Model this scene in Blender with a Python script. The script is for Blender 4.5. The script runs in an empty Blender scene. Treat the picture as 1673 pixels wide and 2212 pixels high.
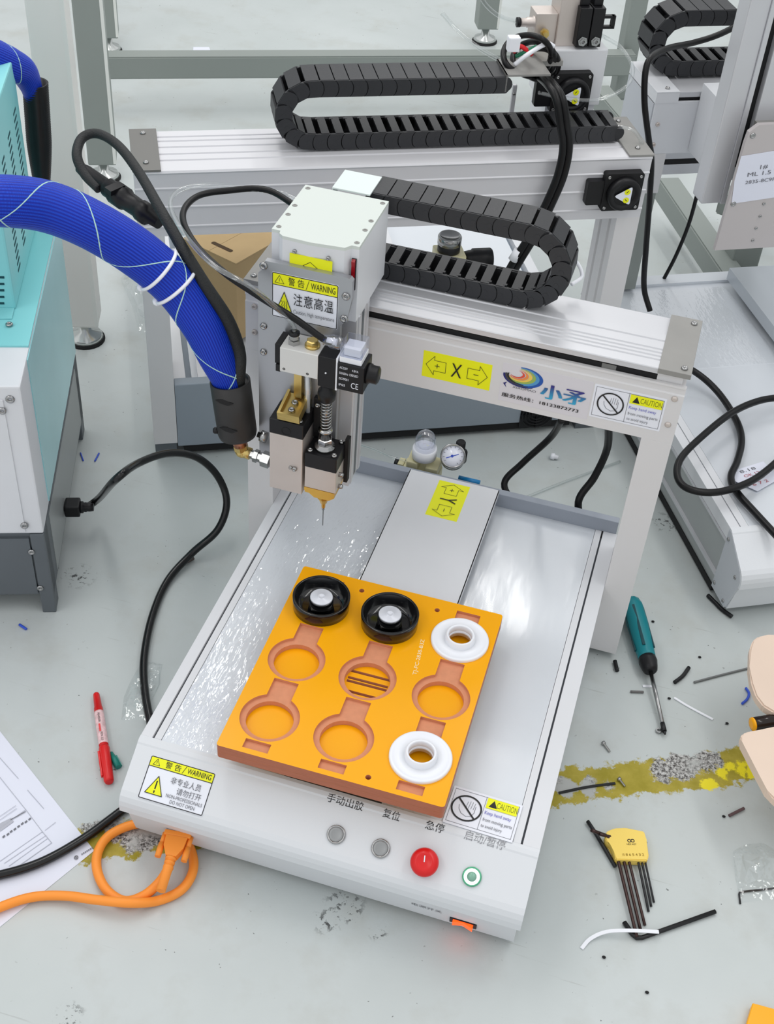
import bpy, bmesh, math, random
from mathutils import Vector, Matrix
rnd = random.Random(7)
SC = bpy.context.scene
COL = SC.collection
PI = math.pi
# ---------------------------------------------------------------- camera
CAM_C = Vector((0.498579, -0.873482, 1.393693))
CAM_R = [Vector(r) for r in ((0.9557815, 0.2877573, 0.0606423), (0.2350096, -0.6234252, -0.7457289), (-0.1767829, 0.7270054, -0.663484))]          # right, down, forward
FOC = 2744.689
cam_d = bpy.data.cameras.new('camera'); cam = bpy.data.objects.new('camera', cam_d); COL.objects.link(cam)
cam_d.sensor_width = 36.0; cam_d.lens = FOC / 2212.0 * 36.0; cam_d.clip_start = 0.02; cam_d.clip_end = 60
_r, _u, _b = CAM_R[0], -CAM_R[1], -CAM_R[2]
cam.matrix_world = Matrix(((_r.x, _u.x, _b.x, CAM_C.x), (_r.y, _u.y, _b.y, CAM_C.y), (_r.z, _u.z, _b.z, CAM_C.z), (0, 0, 0, 1)))
SC.camera = cam
# ---------------------------------------------------------------- world, lamps, exposure
w = bpy.data.worlds.new('world'); SC.world = w; w.use_nodes = True
bgn = w.node_tree.nodes['Background']; bgn.inputs[0].default_value = (0.97, 0.985, 1.0, 1); bgn.inputs[1].default_value = 0.74
def tube_lamp(x, y, z, sx, sy, watts, rz=0.0):
    d = bpy.data.lights.new('ceiling_lamp', 'AREA'); d.shape = 'RECTANGLE'; d.size = sx; d.size_y = sy; d.energy = watts; d.color = (1.0, 0.985, 0.96)
    o = bpy.data.objects.new('ceiling_lamp', d); COL.objects.link(o); o.location = (x, y, z); o.rotation_euler = (0, 0, rz)
tube_lamp(-0.9, 1.5, 2.7, 0.30, 2.4, 15, 0.45)
tube_lamp(1.5, 0.6, 2.7, 0.30, 2.4, 11, 0.45)
tube_lamp(-0.2, 3.4, 2.7, 0.12, 2.4, 14, 0.45)
tube_lamp(-1.3, -0.9, 2.7, 0.12, 2.4, 10, 0.45)
SC.view_settings.view_transform = 'Standard'; SC.view_settings.look = 'None'
SC.view_settings.gamma = 1.0; SC.view_settings.use_curve_mapping = False
SC.view_settings.exposure = 0.28
# ---------------------------------------------------------------- measuring helpers: a sight line met with a real plane gives the point's place in the room
class Frame:
    """a machine's own axes on the floor: origin and heading"""
    def __init__(s, ox=0.0, oy=0.0, deg=0.0):
        s.o = Vector((ox, oy, 0)); s.a = math.radians(deg)
        s.M = Matrix.Translation(s.o) @ Matrix.Rotation(s.a, 4, 'Z'); s.I = s.M.inverted()
    def at(s, u, v, x=None, y=None, z=None):
        d = s.I.to_3x3() @ (CAM_R[0] * ((u - 836.5) / FOC) + CAM_R[1] * ((v - 1106) / FOC) + CAM_R[2]); c = s.I @ CAM_C
        t = (x - c.x) / d.x if x is not None else (y - c.y) / d.y if y is not None else (z - c.z) / d.z
        return c + d * t
    def on(s, u, v, p, n):
        d = s.I.to_3x3() @ (CAM_R[0] * ((u - 836.5) / FOC) + CAM_R[1] * ((v - 1106) / FOC) + CAM_R[2]); c = s.I @ CAM_C
        return c + d * ((Vector(p) - c).dot(Vector(n)) / d.dot(Vector(n)))
W0 = Frame()
at = W0.at
def fl(u, v, z=0.0): return at(u, v, z=z)
# ---------------------------------------------------------------- materials
MATS = {}
def lin(c):
    return tuple(((x / 255) / 12.92 if x / 255 <= 0.04045 else ((x / 255 + 0.055) / 1.055) ** 2.4) for x in c)
def mat(name, rgb, rough=0.5, metal=0.0, spec=0.5, var=0.0, vscale=20.0, bump=0.0, bscale=200.0, alpha=1.0, trans=0.0, emit=0.0, stretch=None, coat=0.0, ior=1.45):
    if name in MATS: return MATS[name]
    m = bpy.data.materials.new(name); m.use_nodes = True; nt = m.node_tree; N = nt.nodes; L = nt.links
    b = N['Principled BSDF']; c = lin(rgb)
    b.inputs['Base Color'].default_value = (*c, 1); b.inputs['Roughness'].default_value = rough; b.inputs['Metallic'].default_value = metal
    b.inputs['Specular IOR Level'].default_value = spec; b.inputs['IOR'].default_value = ior; b.inputs['Alpha'].default_value = alpha
    b.inputs['Transmission Weight'].default_value = trans; b.inputs['Coat Weight'].default_value = coat
    if emit: b.inputs['Emission Color'].default_value = (*c, 1); b.inputs['Emission Strength'].default_value = emit
    if var or bump:
        tc = N.new('ShaderNodeTexCoord'); mp = N.new('ShaderNodeMapping'); L.new(tc.outputs['Object'], mp.inputs[0])
        if stretch: mp.inputs['Scale'].default_value = stretch
    if var:
        n = N.new('ShaderNodeTexNoise'); n.inputs['Scale'].default_value = vscale; n.inputs['Detail'].default_value = 5; L.new(mp.outputs[0], n.inputs['Vector'])
        r = N.new('ShaderNodeMapRange'); r.inputs[1].default_value = 0.3; r.inputs[2].default_value = 0.7; r.inputs[3].default_value = 1 - var; r.inputs[4].default_value = 1 + var * 0.6
        L.new(n.outputs[0], r.inputs[0])
        mx = N.new('ShaderNodeMix'); mx.data_type = 'RGBA'; mx.blend_type = 'MULTIPLY'; mx.inputs[0].default_value = 1; mx.inputs[6].default_value = (*c, 1)
        L.new(r.outputs[0], mx.inputs[7]); L.new(mx.outputs[2], b.inputs['Base Color'])
    if bump:
        n2 = N.new('ShaderNodeTexNoise'); n2.inputs['Scale'].default_value = bscale; n2.inputs['Detail'].default_value = 3; L.new(mp.outputs[0], n2.inputs['Vector'])
        bp = N.new('ShaderNodeBump'); bp.inputs['Strength'].default_value = bump; bp.inputs['Distance'].default_value = 0.002
        L.new(n2.outputs[0], bp.inputs['Height']); L.new(bp.outputs[0], b.inputs['Normal'])
    MATS[name] = m; return m
WHITE = mat('white_powder_coat', (217, 219, 223), 0.42, var=0.03, vscale=8)
PANEL = mat('white_panel_paint', (217, 220, 224), 0.5, bump=0.05, bscale=900)
ALU = mat('satin_aluminium', (205, 206, 210), 0.38, 0.35, var=0.04, vscale=6)
ALUB = mat('brushed_aluminium', (206, 207, 212), 0.3, 0.7, var=0.06, vscale=30, stretch=(1, 30, 30))
LEGM = mat('pale_grey_coat', (216, 215, 216), 0.5, var=0.03, vscale=5)
STRIP = mat('blue_grey_paint', (150, 157, 168), 0.5)
BRKT = mat('grey_sheet_metal', (146, 145, 142), 0.45, 0.2, var=0.05, vscale=25)
STEEL = mat('polished_steel', (168, 168, 168), 0.22, 1.0)
PLATE = mat('steel_plate', (176, 178, 182), 0.36, 0.75, var=0.05, vscale=12)
NICK = mat('nickel_block', (205, 196, 190), 0.42, 0.55, var=0.03, vscale=30)
BLK = mat('black_plastic', (20, 20, 23), 0.42, spec=0.4)
BLKM = mat('matt_black', (18, 18, 20), 0.7)
CHAIN = mat('chain_plastic', (46, 47, 50), 0.45, bump=0.08, bscale=600)
RUBBER = mat('black_rubber', (13, 13, 15), 0.36, spec=0.35)
BRASS = mat('brass', (212, 186, 116), 0.28, 0.9)
GOLD = mat('gold_nozzle', (222, 176, 84), 0.3, 0.8)
YEL = mat('yellow_label', (238, 240, 10), 0.45)
WLAB = mat('white_label', (232, 235, 244), 0.45)
INK = mat('black_ink', (24, 24, 26), 0.5)
INKG = mat('grey_ink', (105, 106, 112), 0.5)
INKB = mat('blue_ink', (110, 110, 190), 0.5)
TEAL = mat('teal_paint', (136, 210, 214), 0.4, var=0.04, vscale=6)
TEALS = mat('teal_gloss', (158, 212, 218), 0.2, 0.0, var=0.1, vscale=4)
DKGREY = mat('dark_grey_paint', (92, 98, 103), 0.45, var=0.05, vscale=12)
TABLEG = mat('grey_green_steel', (140, 147, 143), 0.45, var=0.03, vscale=5)
TABLEW = mat('warm_white_steel', (226, 226, 222), 0.4, var=0.03, vscale=5)
ORG = mat('orange_laminate', (246, 170, 4), 0.24, var=0.03, vscale=10, spec=0.4)
CUT = mat('milled_laminate', (212, 142, 106), 0.75, var=0.06, vscale=120)
SIDE = mat('laminate_edge', (176, 104, 76), 0.55, var=0.1, vscale=60, stretch=(1, 1, 14))
CUPB = mat('gloss_black_plastic', (10, 11, 14), 0.12, coat=0.3)
WPL = mat('white_plastic', (236, 238, 244), 0.3)
REDP = mat('red_plastic', (216, 24, 26), 0.3)
GRNP = mat('green_plastic', (16, 124, 112), 0.35)
CYAN = mat('turquoise_grip', (8, 126, 136), 0.38)
ORC = mat('orange_cable_sheath', (250, 150, 52), 0.45)
PAPER = mat('paper', (224, 227, 240), 0.7)
CARD = mat('cardboard', (184, 158, 116), 0.8, var=0.05, vscale=20)
PINK = mat('beige_vinyl', (226, 204, 186), 0.5, var=0.03, vscale=8)
YHOLD = mat('yellow_plastic', (244, 212, 104), 0.38)
KEYM = mat('bronze_black_steel', (70, 52, 50), 0.3, 0.7)
KEYB = mat('black_oxide_steel', (48, 48, 50), 0.35, 0.6)
DECK = mat('deck_aluminium', (214, 219, 225), 0.36, 0.12, var=0.04, vscale=5)
LENS = mat('gauge_glass', (235, 238, 250), 0.15)
CREAM = mat('cream_plastic', (214, 208, 168), 0.4)
BLUEP = mat('blue_plastic', (18, 128, 190), 0.35)
BLUEW = mat('blue_wire', (50, 84, 200), 0.4)
DKRED = mat('dark_red_plastic', (150, 12, 26), 0.25)
COPPER = mat('copper', (196, 130, 100), 0.3, 0.9)
def clear_mat(name, tint=(255, 255, 255), rough=0.05, cover=0.12, bump=0.0, bscale=60.0, stretch=None, dist=0.003):
    """thin clear plastic: mostly seen through, glossy on its wrinkles"""
    m = bpy.data.materials.new(name); m.use_nodes = True; nt = m.node_tree; N = nt.nodes; L = nt.links
    N.remove(N['Principled BSDF']); out = N['Material Output']
    t = N.new('ShaderNodeBsdfTransparent'); t.inputs[0].default_value = (*lin(tint), 1)
    g = N.new('ShaderNodeBsdfGlossy'); g.inputs['Roughness'].default_value = rough; g.inputs[0].default_value = (1, 1, 1, 1)
    lw = N.new('ShaderNodeLayerWeight'); lw.inputs['Blend'].default_value = 0.5; f = N.new('ShaderNodeMath'); f.operation = 'POWER'; f.inputs[1].default_value = 3.5; L.new(lw.outputs['Facing'], f.inputs[0])
    f2 = N.new('ShaderNodeMath'); f2.operation = 'MULTIPLY_ADD'; f2.inputs[1].default_value = 0.6; f2.inputs[2].default_value = 0.04; L.new(f.outputs[0], f2.inputs[0])
    ad = N.new('ShaderNodeMath'); ad.operation = 'ADD'; ad.inputs[1].default_value = cover
    mx = N.new('ShaderNodeMixShader'); L.new(f2.outputs[0], ad.inputs[0]); L.new(ad.outputs[0], mx.inputs[0]); L.new(t.outputs[0], mx.inputs[1]); L.new(g.outputs[0], mx.inputs[2]); L.new(mx.outputs[0], out.inputs[0])
    if bump:
        tc = N.new('ShaderNodeTexCoord'); mp = N.new('ShaderNodeMapping'); L.new(tc.outputs['Object'], mp.inputs[0])
        if stretch: mp.inputs['Scale'].default_value = stretch
        n = N.new('ShaderNodeTexNoise'); n.inputs['Scale'].default_value = bscale; n.inputs['Detail'].default_value = 2; L.new(mp.outputs[0], n.inputs['Vector'])
        bp = N.new('ShaderNodeBump'); bp.inputs['Strength'].default_value = bump; bp.inputs['Distance'].default_value = dist
        L.new(n.outputs[0], bp.inputs['Height']); L.new(bp.outputs[0], g.inputs['Normal'])
    MATS[name] = m; return m
FILM = clear_mat('protective_film', cover=0.01, rough=0.16, bump=0.10, bscale=40, stretch=(1.8, 0.5, 1))
FILMW = clear_mat('wrinkled_film', cover=0.03, rough=0.05, bump=0.55, bscale=75, stretch=(1.7, 0.55, 1))
CLEAR = clear_mat('clear_tubing', (246, 248, 248), cover=0.08, rough=0.1)
BAGM = clear_mat('clear_plastic_bag', (253, 254, 254), cover=0.03, rough=0.05, bump=0.9, bscale=60)
POLY = clear_mat('clear_polycarbonate', (236, 238, 245), cover=0.12, rough=0.08)
# ---------------------------------------------------------------- mesh helpers
class MB:
    def __init__(s): s.bm = bmesh.new(); s.mi = 0
    def _fin(s, faces, smooth=False):
        for f in faces:
            f.material_index = s.mi; f.smooth = smooth
    def box(s, x0, x1, y0, y1, z0, z1, bev=0.0, M=None):
        r = bmesh.ops.create_cube(s.bm, size=1.0); vs = r['verts']
        for v in vs: v.co = Vector((x0 + (v.co.x + .5) * (x1 - x0), y0 + (v.co.y + .5) * (y1 - y0), z0 + (v.co.z + .5) * (z1 - z0)))
        fs = set(f for v in vs for f in v.link_faces); es = set(e for v in vs for e in v.link_edges)
        if bev:
            o = bmesh.ops.bevel(s.bm, geom=list(es) , offset=bev, segments=2, profile=0.6, affect='EDGES'); fs |= set(o['faces'])
        fs = [f for f in fs if f.is_valid]; allv = set(v for f in fs for v in f.verts)
        if bev:
            seen = set(allv); st = list(allv)
            while st:
                v = st.pop()
                for e in v.link_edges:
                    q = e.other_vert(v)
                    if q not in seen: seen.add(q); st.append(q)
            allv = seen; fs = list(set(f for v in allv for f in v.link_faces))
        s._fin(fs)
        if M:
            for v in allv: v.co = M @ v.co
        return s
    def ring_sweep(s, rings, cap=True, closed=False, smooth=True):
        vr = [[s.bm.verts.new(p) for p in r] for r in rings]; n = len(vr[0]); k = len(vr)
        for i in range(k if closed else k - 1):
            a, b = vr[i], vr[(i + 1) % k]
            fs = []
            for j in range(n):
                try: fs.append(s.bm.faces.new((a[j], a[(j + 1) % n], b[(j + 1) % n], b[j])))
                except ValueError: pass
            s._fin(fs, smooth)
        if cap and not closed:
            try: s._fin([s.bm.faces.new(list(reversed(vr[0]))), s.bm.faces.new(vr[-1])], False)
            except ValueError: pass
        return s
    def cyl(s, p0, p1, r, r1=None, n=16, cap=True, smooth=True):
        p0, p1 = Vector(p0), Vector(p1); d = (p1 - p0).normalized(); a = d.orthogonal().normalized(); b = d.cross(a); r1 = r if r1 is None else r1
        return s.ring_sweep([[p + (a * math.cos(2 * PI * i / n) + b * math.sin(2 * PI * i / n)) * q for i in range(n)] for p, q in ((p0, r), (p1, r1))], cap, False, smooth)
    def lathe(s, base, axis, prof, n=24, smooth=True, closed=False, hexed=False):
        """prof: (distance along axis, radius)"""
        base = Vector(base); d = Vector(axis).normalized(); a = d.orthogonal().normalized(); b = d.cross(a)
        rings = [[base + d * h + (a * math.cos(2 * PI * i / n) + b * math.sin(2 * PI * i / n)) * max(q, 1e-5) for i in range(n)] for h, q in prof]
        return s.ring_sweep(rings, not closed, closed, smooth)
    def tube(s, pts, r, n=10, cap=True):
        pts = [Vector(p) for p in pts]; rr = r if isinstance(r, (list, tuple)) else [r] * len(pts)
        t0 = (pts[1] - pts[0]).normalized(); a = t0.orthogonal().normalized(); rings = []
        for i, p in enumerate(pts):
            t = ((pts[min(i + 1, len(pts) - 1)] - pts[max(i - 1, 0)])).normalized()
            a = (a - t * a.dot(t)).normalized(); b = t.cross(a)
            rings.append([p + (a * math.cos(2 * PI * j / n) + b * math.sin(2 * PI * j / n)) * rr[i] for j in range(n)])
        return s.ring_sweep(rings, cap)
    def prism(s, poly, p, ux, uy, depth, smooth=False):
        """2D polygon in the plane (p, ux, uy), thickened by the vector depth"""
        p, ux, uy, depth = Vector(p), Vector(ux), Vector(uy), Vector(depth)
        base = [p + ux * q[0] + uy * q[1] for q in poly]
        if ux.cross(uy).dot(depth) < 0: base.reverse()
        a = [s.bm.verts.new(q) for q in base]; b = [s.bm.verts.new(q + depth) for q in base]; n = len(a); fs = []
        fs.append(s.bm.faces.new(list(reversed(a)))); fs.append(s.bm.faces.new(b))
        for i in range(n): fs.append(s.bm.faces.new((a[i], a[(i + 1) % n], b[(i + 1) % n], b[i])))
        s._fin(fs, smooth); return s
    def poly(s, pts):
        f = s.bm.faces.new([s.bm.verts.new(Vector(p)) for p in pts]); s._fin([f]); return s
    def sphere(s, c, r, sc=(1, 1, 1), u=16, v=10):
        o = bmesh.ops.create_uvsphere(s.bm, u_segments=u, v_segments=v, radius=r)
        for q in o['verts']: q.co = Vector(c) + Vector((q.co.x * sc[0], q.co.y * sc[1], q.co.z * sc[2]))
        s._fin(set(f for q in o['verts'] for f in q.link_faces), True); return s
    def holed(s, outer, holes, z0, z1, zf=None):
        """flat plate with holes (lists of 2D points), from z0 to z1"""
        loops = [outer] + holes; es = []
        for lp in loops:
            vs = [s.bm.verts.new((p[0], p[1], z1)) for p in lp]
            for i in range(len(vs)): es.append(s.bm.edges.new((vs[i], vs[(i + 1) % len(vs)])))
        o = bmesh.ops.triangle_fill(s.bm, use_beauty=True, use_dissolve=False, edges=es)
        top = [g for g in o['geom'] if isinstance(g, bmesh.types.BMFace)]
        for f in top:
            if f.normal.z < 0: f.normal_flip()
        s._fin(top)
        return top
    def build(s, name, mats, parent=None, origin=None, shade=None):
        me = bpy.data.meshes.new(name)
        bmesh.ops.recalc_face_normals(s.bm, faces=s.bm.faces[:]) if getattr(s, 'recalc', True) else None
        if parent is None:
            if origin is None:
                lo = Vector([min(v.co[i] for v in s.bm.verts) for i in range(3)]); hi = Vector([max(v.co[i] for v in s.bm.verts) for i in range(3)])
                origin = Vector(((lo.x + hi.x) / 2, (lo.y + hi.y) / 2, lo.z))
            for v in s.bm.verts: v.co -= origin
        s.bm.to_mesh(me); s.bm.free()
        for m in (mats if isinstance(mats, (list, tuple)) else [mats]): me.materials.append(m)
        o = bpy.data.objects.new(name, me); COL.objects.link(o)
        if parent is not None: o.parent = parent
        else: o.location = origin
        return o
def thing(name, label, cat, loc=(0, 0, 0), deg=0.0, group=None):
    o = bpy.data.objects.new(name, None); COL.objects.link(o); o.location = loc; o.rotation_euler = (0, 0, math.radians(deg)); o.empty_display_size = 0.05
    return tag(o, label, cat, group)
def tag(o, label, cat=None, group=None, kind=None):
    if label: o['label'] = label
    if cat: o['category'] = cat
    if group: o['group'] = group
    if kind: o['kind'] = kind
    return o
def copy_tree(o, parent=None, link_to=None):
    c = o.copy(); COL.objects.link(c)
    if parent is not None: c.parent = parent
    for ch in list(o.children): copy_tree(ch, c)
    return c
def smooth_path(pts, sub=8):
    """Catmull-Rom through the points"""
    P = [Vector(p) for p in pts]; out = []
    for i in range(len(P) - 1):
        p0 = P[i - 1] if i else P[0] * 2 - P[1]; p1, p2 = P[i], P[i + 1]; p3 = P[i + 2] if i + 2 < len(P) else P[-1] * 2 - P[-2]
        for k in range(sub):
            t = k / sub; out.append(0.5 * ((2 * p1) + (p2 - p0) * t + (2 * p0 - 5 * p1 + 4 * p2 - p3) * t * t + (3 * p1 - p0 - 3 * p2 + p3) * t ** 3))
    out.append(P[-1]); return out
def rrect(x0, y0, x1, y1, r, n=5):
    o = []
    for cx, cy, a in ((x1 - r, y1 - r, 0), (x0 + r, y1 - r, 90), (x0 + r, y0 + r, 180), (x1 - r, y0 + r, 270)):
        for i in range(n + 1): t = math.radians(a + 90 * i / n); o.append((cx + r * math.cos(t), cy + r * math.sin(t)))
    return o
def circ(cx, cy, r, n=40, ry=None): return [(cx + r * math.cos(2 * PI * i / n), cy + (ry or r) * math.sin(2 * PI * i / n)) for i in range(n)]
_TXT = {}
def text_polys(s):
    if s in _TXT: return _TXT[s]
    c = bpy.data.curves.new('lettering', 'FONT'); c.body = s; c.resolution_u = 3
    o = bpy.data.objects.new('lettering', c); COL.objects.link(o); bpy.context.view_layer.update()
    m = bpy.data.meshes.new_from_object(o.evaluated_get(bpy.context.evaluated_depsgraph_get()))
    vs = [(v.co.x, v.co.y) for v in m.vertices]; fs = [tuple(p.vertices) for p in m.polygons]
    bpy.data.objects.remove(o); bpy.data.curves.remove(c); bpy.data.meshes.remove(m)
    x0 = min(v[0] for v in vs); x1 = max(v[0] for v in vs); y0 = min(v[1] for v in vs); y1 = max(v[1] for v in vs)
    _TXT[s] = ([((x - x0) / (x1 - x0), (y - y0) / (y1 - y0)) for x, y in vs], fs); return _TXT[s]
class Print:
    """flat print in a plane: p + ux*u + uy*v (metres), lifted along n"""
    def __init__(s, p, ux, uy, lift=0.0004):
        s.p, s.ux, s.uy = Vector(p), Vector(ux).normalized(), Vector(uy).normalized(); s.n = s.ux.cross(s.uy).normalized(); s.lift = lift; s.k = 0; s.mb = MB(); s.mb.recalc = False; s.mats = []
    def _m(s, m):
        if m not in s.mats: s.mats.append(m)
        s.mb.mi = s.mats.index(m); s.k += 1
        return s.n * (s.lift + 0.00004 * s.k)
    def P(s, u, v, l): return s.p + s.ux * u + s.uy * v + l
    def poly(s, pts, m): l = s._m(m); s.mb.poly([s.P(u, v, l) for u, v in pts]); return s
    def rect(s, u0, v0, u1, v1, m): return s.poly([(u0, v0), (u1, v0), (u1, v1), (u0, v1)], m)
    def strip(s, outer, inner, m):
        l = s._m(m); n = len(outer)
        a = [s.mb.bm.verts.new(s.P(*q, l)) for q in outer]; b = [s.mb.bm.verts.new(s.P(*q, l)) for q in inner]
        s.mb._fin([s.mb.bm.faces.new((a[i], a[(i + 1) % n], b[(i + 1) % n], b[i])) for i in range(n)]); return s
    def frame(s, u0, v0, u1, v1, t, m, r=0.0):
        if r: return s.strip(rrect(u0, v0, u1, v1, r), rrect(u0 + t, v0 + t, u1 - t, v1 - t, max(r - t, 0.0002)), m)
        return s.strip([(u0, v0), (u1, v0), (u1, v1), (u0, v1)], [(u0 + t, v0 + t), (u1 - t, v0 + t), (u1 - t, v1 - t), (u0 + t, v1 - t)], m)
    def outline(s, pts, t, m):
        for i in range(len(pts)): s.line(*pts[i], *pts[(i + 1) % len(pts)], t, m)
        return s
    def line(s, u0, v0, u1, v1, t, m):
        d = Vector((u1 - u0, v1 - v0)); d.normalize(); q = Vector((-d.y, d.x)) * t / 2; e = d * t / 2
        return s.poly([(u0 - q.x - e.x, v0 - q.y - e.y), (u1 - q.x + e.x, v1 - q.y + e.y), (u1 + q.x + e.x, v1 + q.y + e.y), (u0 + q.x - e.x, v0 + q.y - e.y)], m)
    def ring(s, cu, cv, r, t, m, n=32): return s.strip(circ(cu, cv, r, n), circ(cu, cv, r - t, n), m)
    def text(s, st, u0, v0, u1, v1, m, turn=0):
        vs, fs = text_polys(st); l = s._m(m); V = []
        for x, y in vs:
            if turn == 90: x, y = y, 1 - x
            if turn == -90: x, y = 1 - y, x
            V.append(s.mb.bm.verts.new(s.P(u0 + x * (u1 - u0), v0 + y * (v1 - v0), l)))
        for f in fs:
            try: s.mb._fin([s.mb.bm.faces.new([V[i] for i in f])])
            except ValueError: pass
        return s
    def tri(s, cu, cv, wd, h, t, fill, edge):
        a = [(cu - wd / 2, cv), (cu + wd / 2, cv), (cu, cv + h)]
        if fill: s.poly(a, fill)
        return s.outline(a, t, edge)
    def build(s, name, parent): return s.mb.build(name, s.mats, parent)
def sticker(name, parent, p, ux, uy, wd, ht, m, label=None, r=0.002, thick=0.0003):
    ux, uy = Vector(ux).normalized(), Vector(uy).normalized(); b = MB()
    b.prism(rrect(0, 0, wd, ht, r, 3), p, ux, uy, ux.cross(uy) * thick)
    o = b.build(name, m, parent)
    if label: o['label'] = label
    return o, Print(p, ux, uy, thick + 0.0002)
def screw(parent, p, n, r=0.004, h=0.002, name='screw', m=None, socket=True):
    b = MB(); p, n = Vector(p), Vector(n).normalized()
    b.lathe(p - n * 0.0003, n, [(0, r), (h * .6, r), (h, r * .8), (h, r * .45), (h * .45, r * .42)] if socket else [(0, r), (h * .5, r * .95), (h, r * .5)], n=12)
    return b.build(name, m or STEEL, parent)
# ================================================================ floor (setting)
def floor_material():
    m = bpy.data.materials.new('painted_concrete_floor'); m.use_nodes = True; nt = m.node_tree; N = nt.nodes; L = nt.links; b = N['Principled BSDF']
    def node(t, **k):
        n = N.new(t)
        for a, v in k.items(): setattr(n, a, v)
        return n
    def noise(vec, sc, det=4, rough=.6):
        n = node('ShaderNodeTexNoise'); n.inputs['Scale'].default_value = sc; n.inputs['Detail'].default_value = det; n.inputs['Roughness'].default_value = rough; L.new(vec, n.inputs['Vector']); return n.outputs[0]
    def rng(v, a, c, lo=0.0, hi=1.0):
        n = node('ShaderNodeMapRange'); n.inputs[1].default_value = a; n.inputs[2].default_value = c; n.inputs[3].default_value = lo; n.inputs[4].default_value = hi; L.new(v, n.inputs[0]); return n.outputs[0]
    def mth(op, a, c=None):
        n = node('ShaderNodeMath', operation=op)
        for i, q in enumerate((a, c)):
            if q is None: continue
            if isinstance(q, (int, float)): n.inputs[i].default_value = q
            else: L.new(q, n.inputs[i])
        return n.outputs[0]
    def mix(f, a, c):
        n = node('ShaderNodeMix', data_type='RGBA')
        if isinstance(f, (int, float)): n.inputs[0].default_value = f
        else: L.new(f, n.inputs[0])
        for i, q in ((6, a), (7, c)):
            if isinstance(q, tuple): n.inputs[i].default_value = (*lin(q), 1)
            else: L.new(q, n.inputs[i])
        return n.outputs[2]
    tc = node('ShaderNodeTexCoord'); V = tc.outputs['Object']
    base = mix(rng(noise(V, 2.2), .3, .7), (184, 191, 190), (197, 203, 203))
    ms = node('ShaderNodeMapping'); ms.inputs['Rotation'].default_value = (0, 0, .6); ms.inputs['Scale'].default_value = (2.2, 46, 1); L.new(V, ms.inputs[0])
    base = mix(mth('MULTIPLY', rng(noise(ms.outputs[0], 2.0, 4, .55), .70, .74), .35), base, (150, 152, 148))
    ms2 = node('ShaderNodeMapping'); ms2.inputs['Rotation'].default_value = (0, 0, -1.0); ms2.inputs['Scale'].default_value = (3, 70, 1); L.new(V, ms2.inputs[0])
    base = mix(mth('MULTIPLY', rng(noise(ms2.outputs[0], 2.0, 3, .5), .71, .75), .35), base, (138, 140, 136))
    base = mix(rng(noise(V, 9, 6), .52, .75, 0, .55), base, (176, 178, 172))
    sc = noise(V, 55, 3, .7); base = mix(rng(sc, .72, .76, 0, .55), base, (112, 112, 108))
    big = noise(V, 14, 2); spk = noise(V, 130, 2); sp = mth('MULTIPLY', rng(spk, .70, .73), rng(big, .5, .62)); base = mix(mth('MULTIPLY', sp, .85), base, (60, 60, 60))
    # joints between floor coats
    sep = node('ShaderNodeSeparateXYZ'); mp = node('ShaderNodeMapping'); mp.inputs['Rotation'].default_value = (0, 0, math.radians(-27)); L.new(V, mp.inputs[0]); L.new(mp.outputs[0], sep.inputs[0])
    wob = mth('MULTIPLY', noise(V, 6, 3), .012)
    # worn yellow marking line running across the floor
    dv = mth('ADD', mth('SUBTRACT', sep.outputs[1], YLINE), wob); ad = mth('ABSOLUTE', dv)
    edge = mth('ADD', ad, mth('MULTIPLY', mth('SUBTRACT', noise(V, 38, 5, .7), .5), .055))
    band = rng(edge, .030, .026); worn = noise(V, 8.5, 3)
    def near_spots(spots, soft):
        acc = None
        for u, v, r in spots:
            vd = node('ShaderNodeVectorMath', operation='DISTANCE'); L.new(V, vd.inputs[0]); vd.inputs[1].default_value = fl(u, v)
            q = rng(mth('ADD', vd.outputs['Value'], mth('MULTIPLY', mth('SUBTRACT', noise(V, 34, 5, .7), .5), soft)), r, r - .004); acc = q if acc is None else mth('MAXIMUM', acc, q)
        return acc
    bare = near_spots(((1432, 1662, .022), (1470, 1652, .026), (1512, 1646, .024), (1545, 1640, .014), (1222, 1704, .020), (1275, 1703, .016), (1318, 1700, .012), (310, 1802, .030), (250, 1790, .018), (205, 1778, .020)), .055); olive = mix(rng(noise(V, 40, 5), .35, .7), (150, 138, 28), (176, 160, 60))
    fresh = mix(near_spots(((1532, 1694, .013), (1560, 1668, .009), (1580, 1655, .010), (1602, 1662, .012), (1630, 1668, .014)), .05), olive, (236, 220, 30))
    grit = mix(rng(noise(V, 210, 4, .8), .42, .58), (62, 58, 56), (196, 196, 194))
    grit = mix(rng(noise(V, 16, 3), .5, .6), grit, (176, 178, 176))
    base = mix(mth('MAXIMUM', band, near_spots(((1532, 1694, .012),), .04)), base, mix(bare, fresh, grit))
    for (u, v), rad_ in (((745, 1950), .030), ((708, 1990), .022), ((760, 1975), .016), ((818, 2015), .014), ((150, 2195), .020), ((1440, 1130), .030), ((170, 1245), .030)):
        c_ = fl(u, v); vd = node('ShaderNodeVectorMath', operation='DISTANCE'); L.new(V, vd.inputs[0]); vd.inputs[1].default_value = c_
        msk = mth('MULTIPLY', rng(vd.outputs['Value'], rad_, rad_ * .3), rng(noise(V, 95, 4, .7), .54, .60)); base = mix(mth('MULTIPLY', msk, .9), base, (52, 52, 52))
    L.new(base, b.inputs['Base Color']); b.inputs['Specular IOR Level'].default_value = .4
    L.new(rng(noise(V, 7), .3, .7, .42, .6), b.inputs['Roughness'])
    bp = node('ShaderNodeBump'); bp.inputs['Strength'].default_value = .12; bp.inputs['Distance'].default_value = .003; L.new(noise(V, 60, 4), bp.inputs['Height']); L.new(bp.outputs[0], b.inputs['Normal'])
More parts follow.
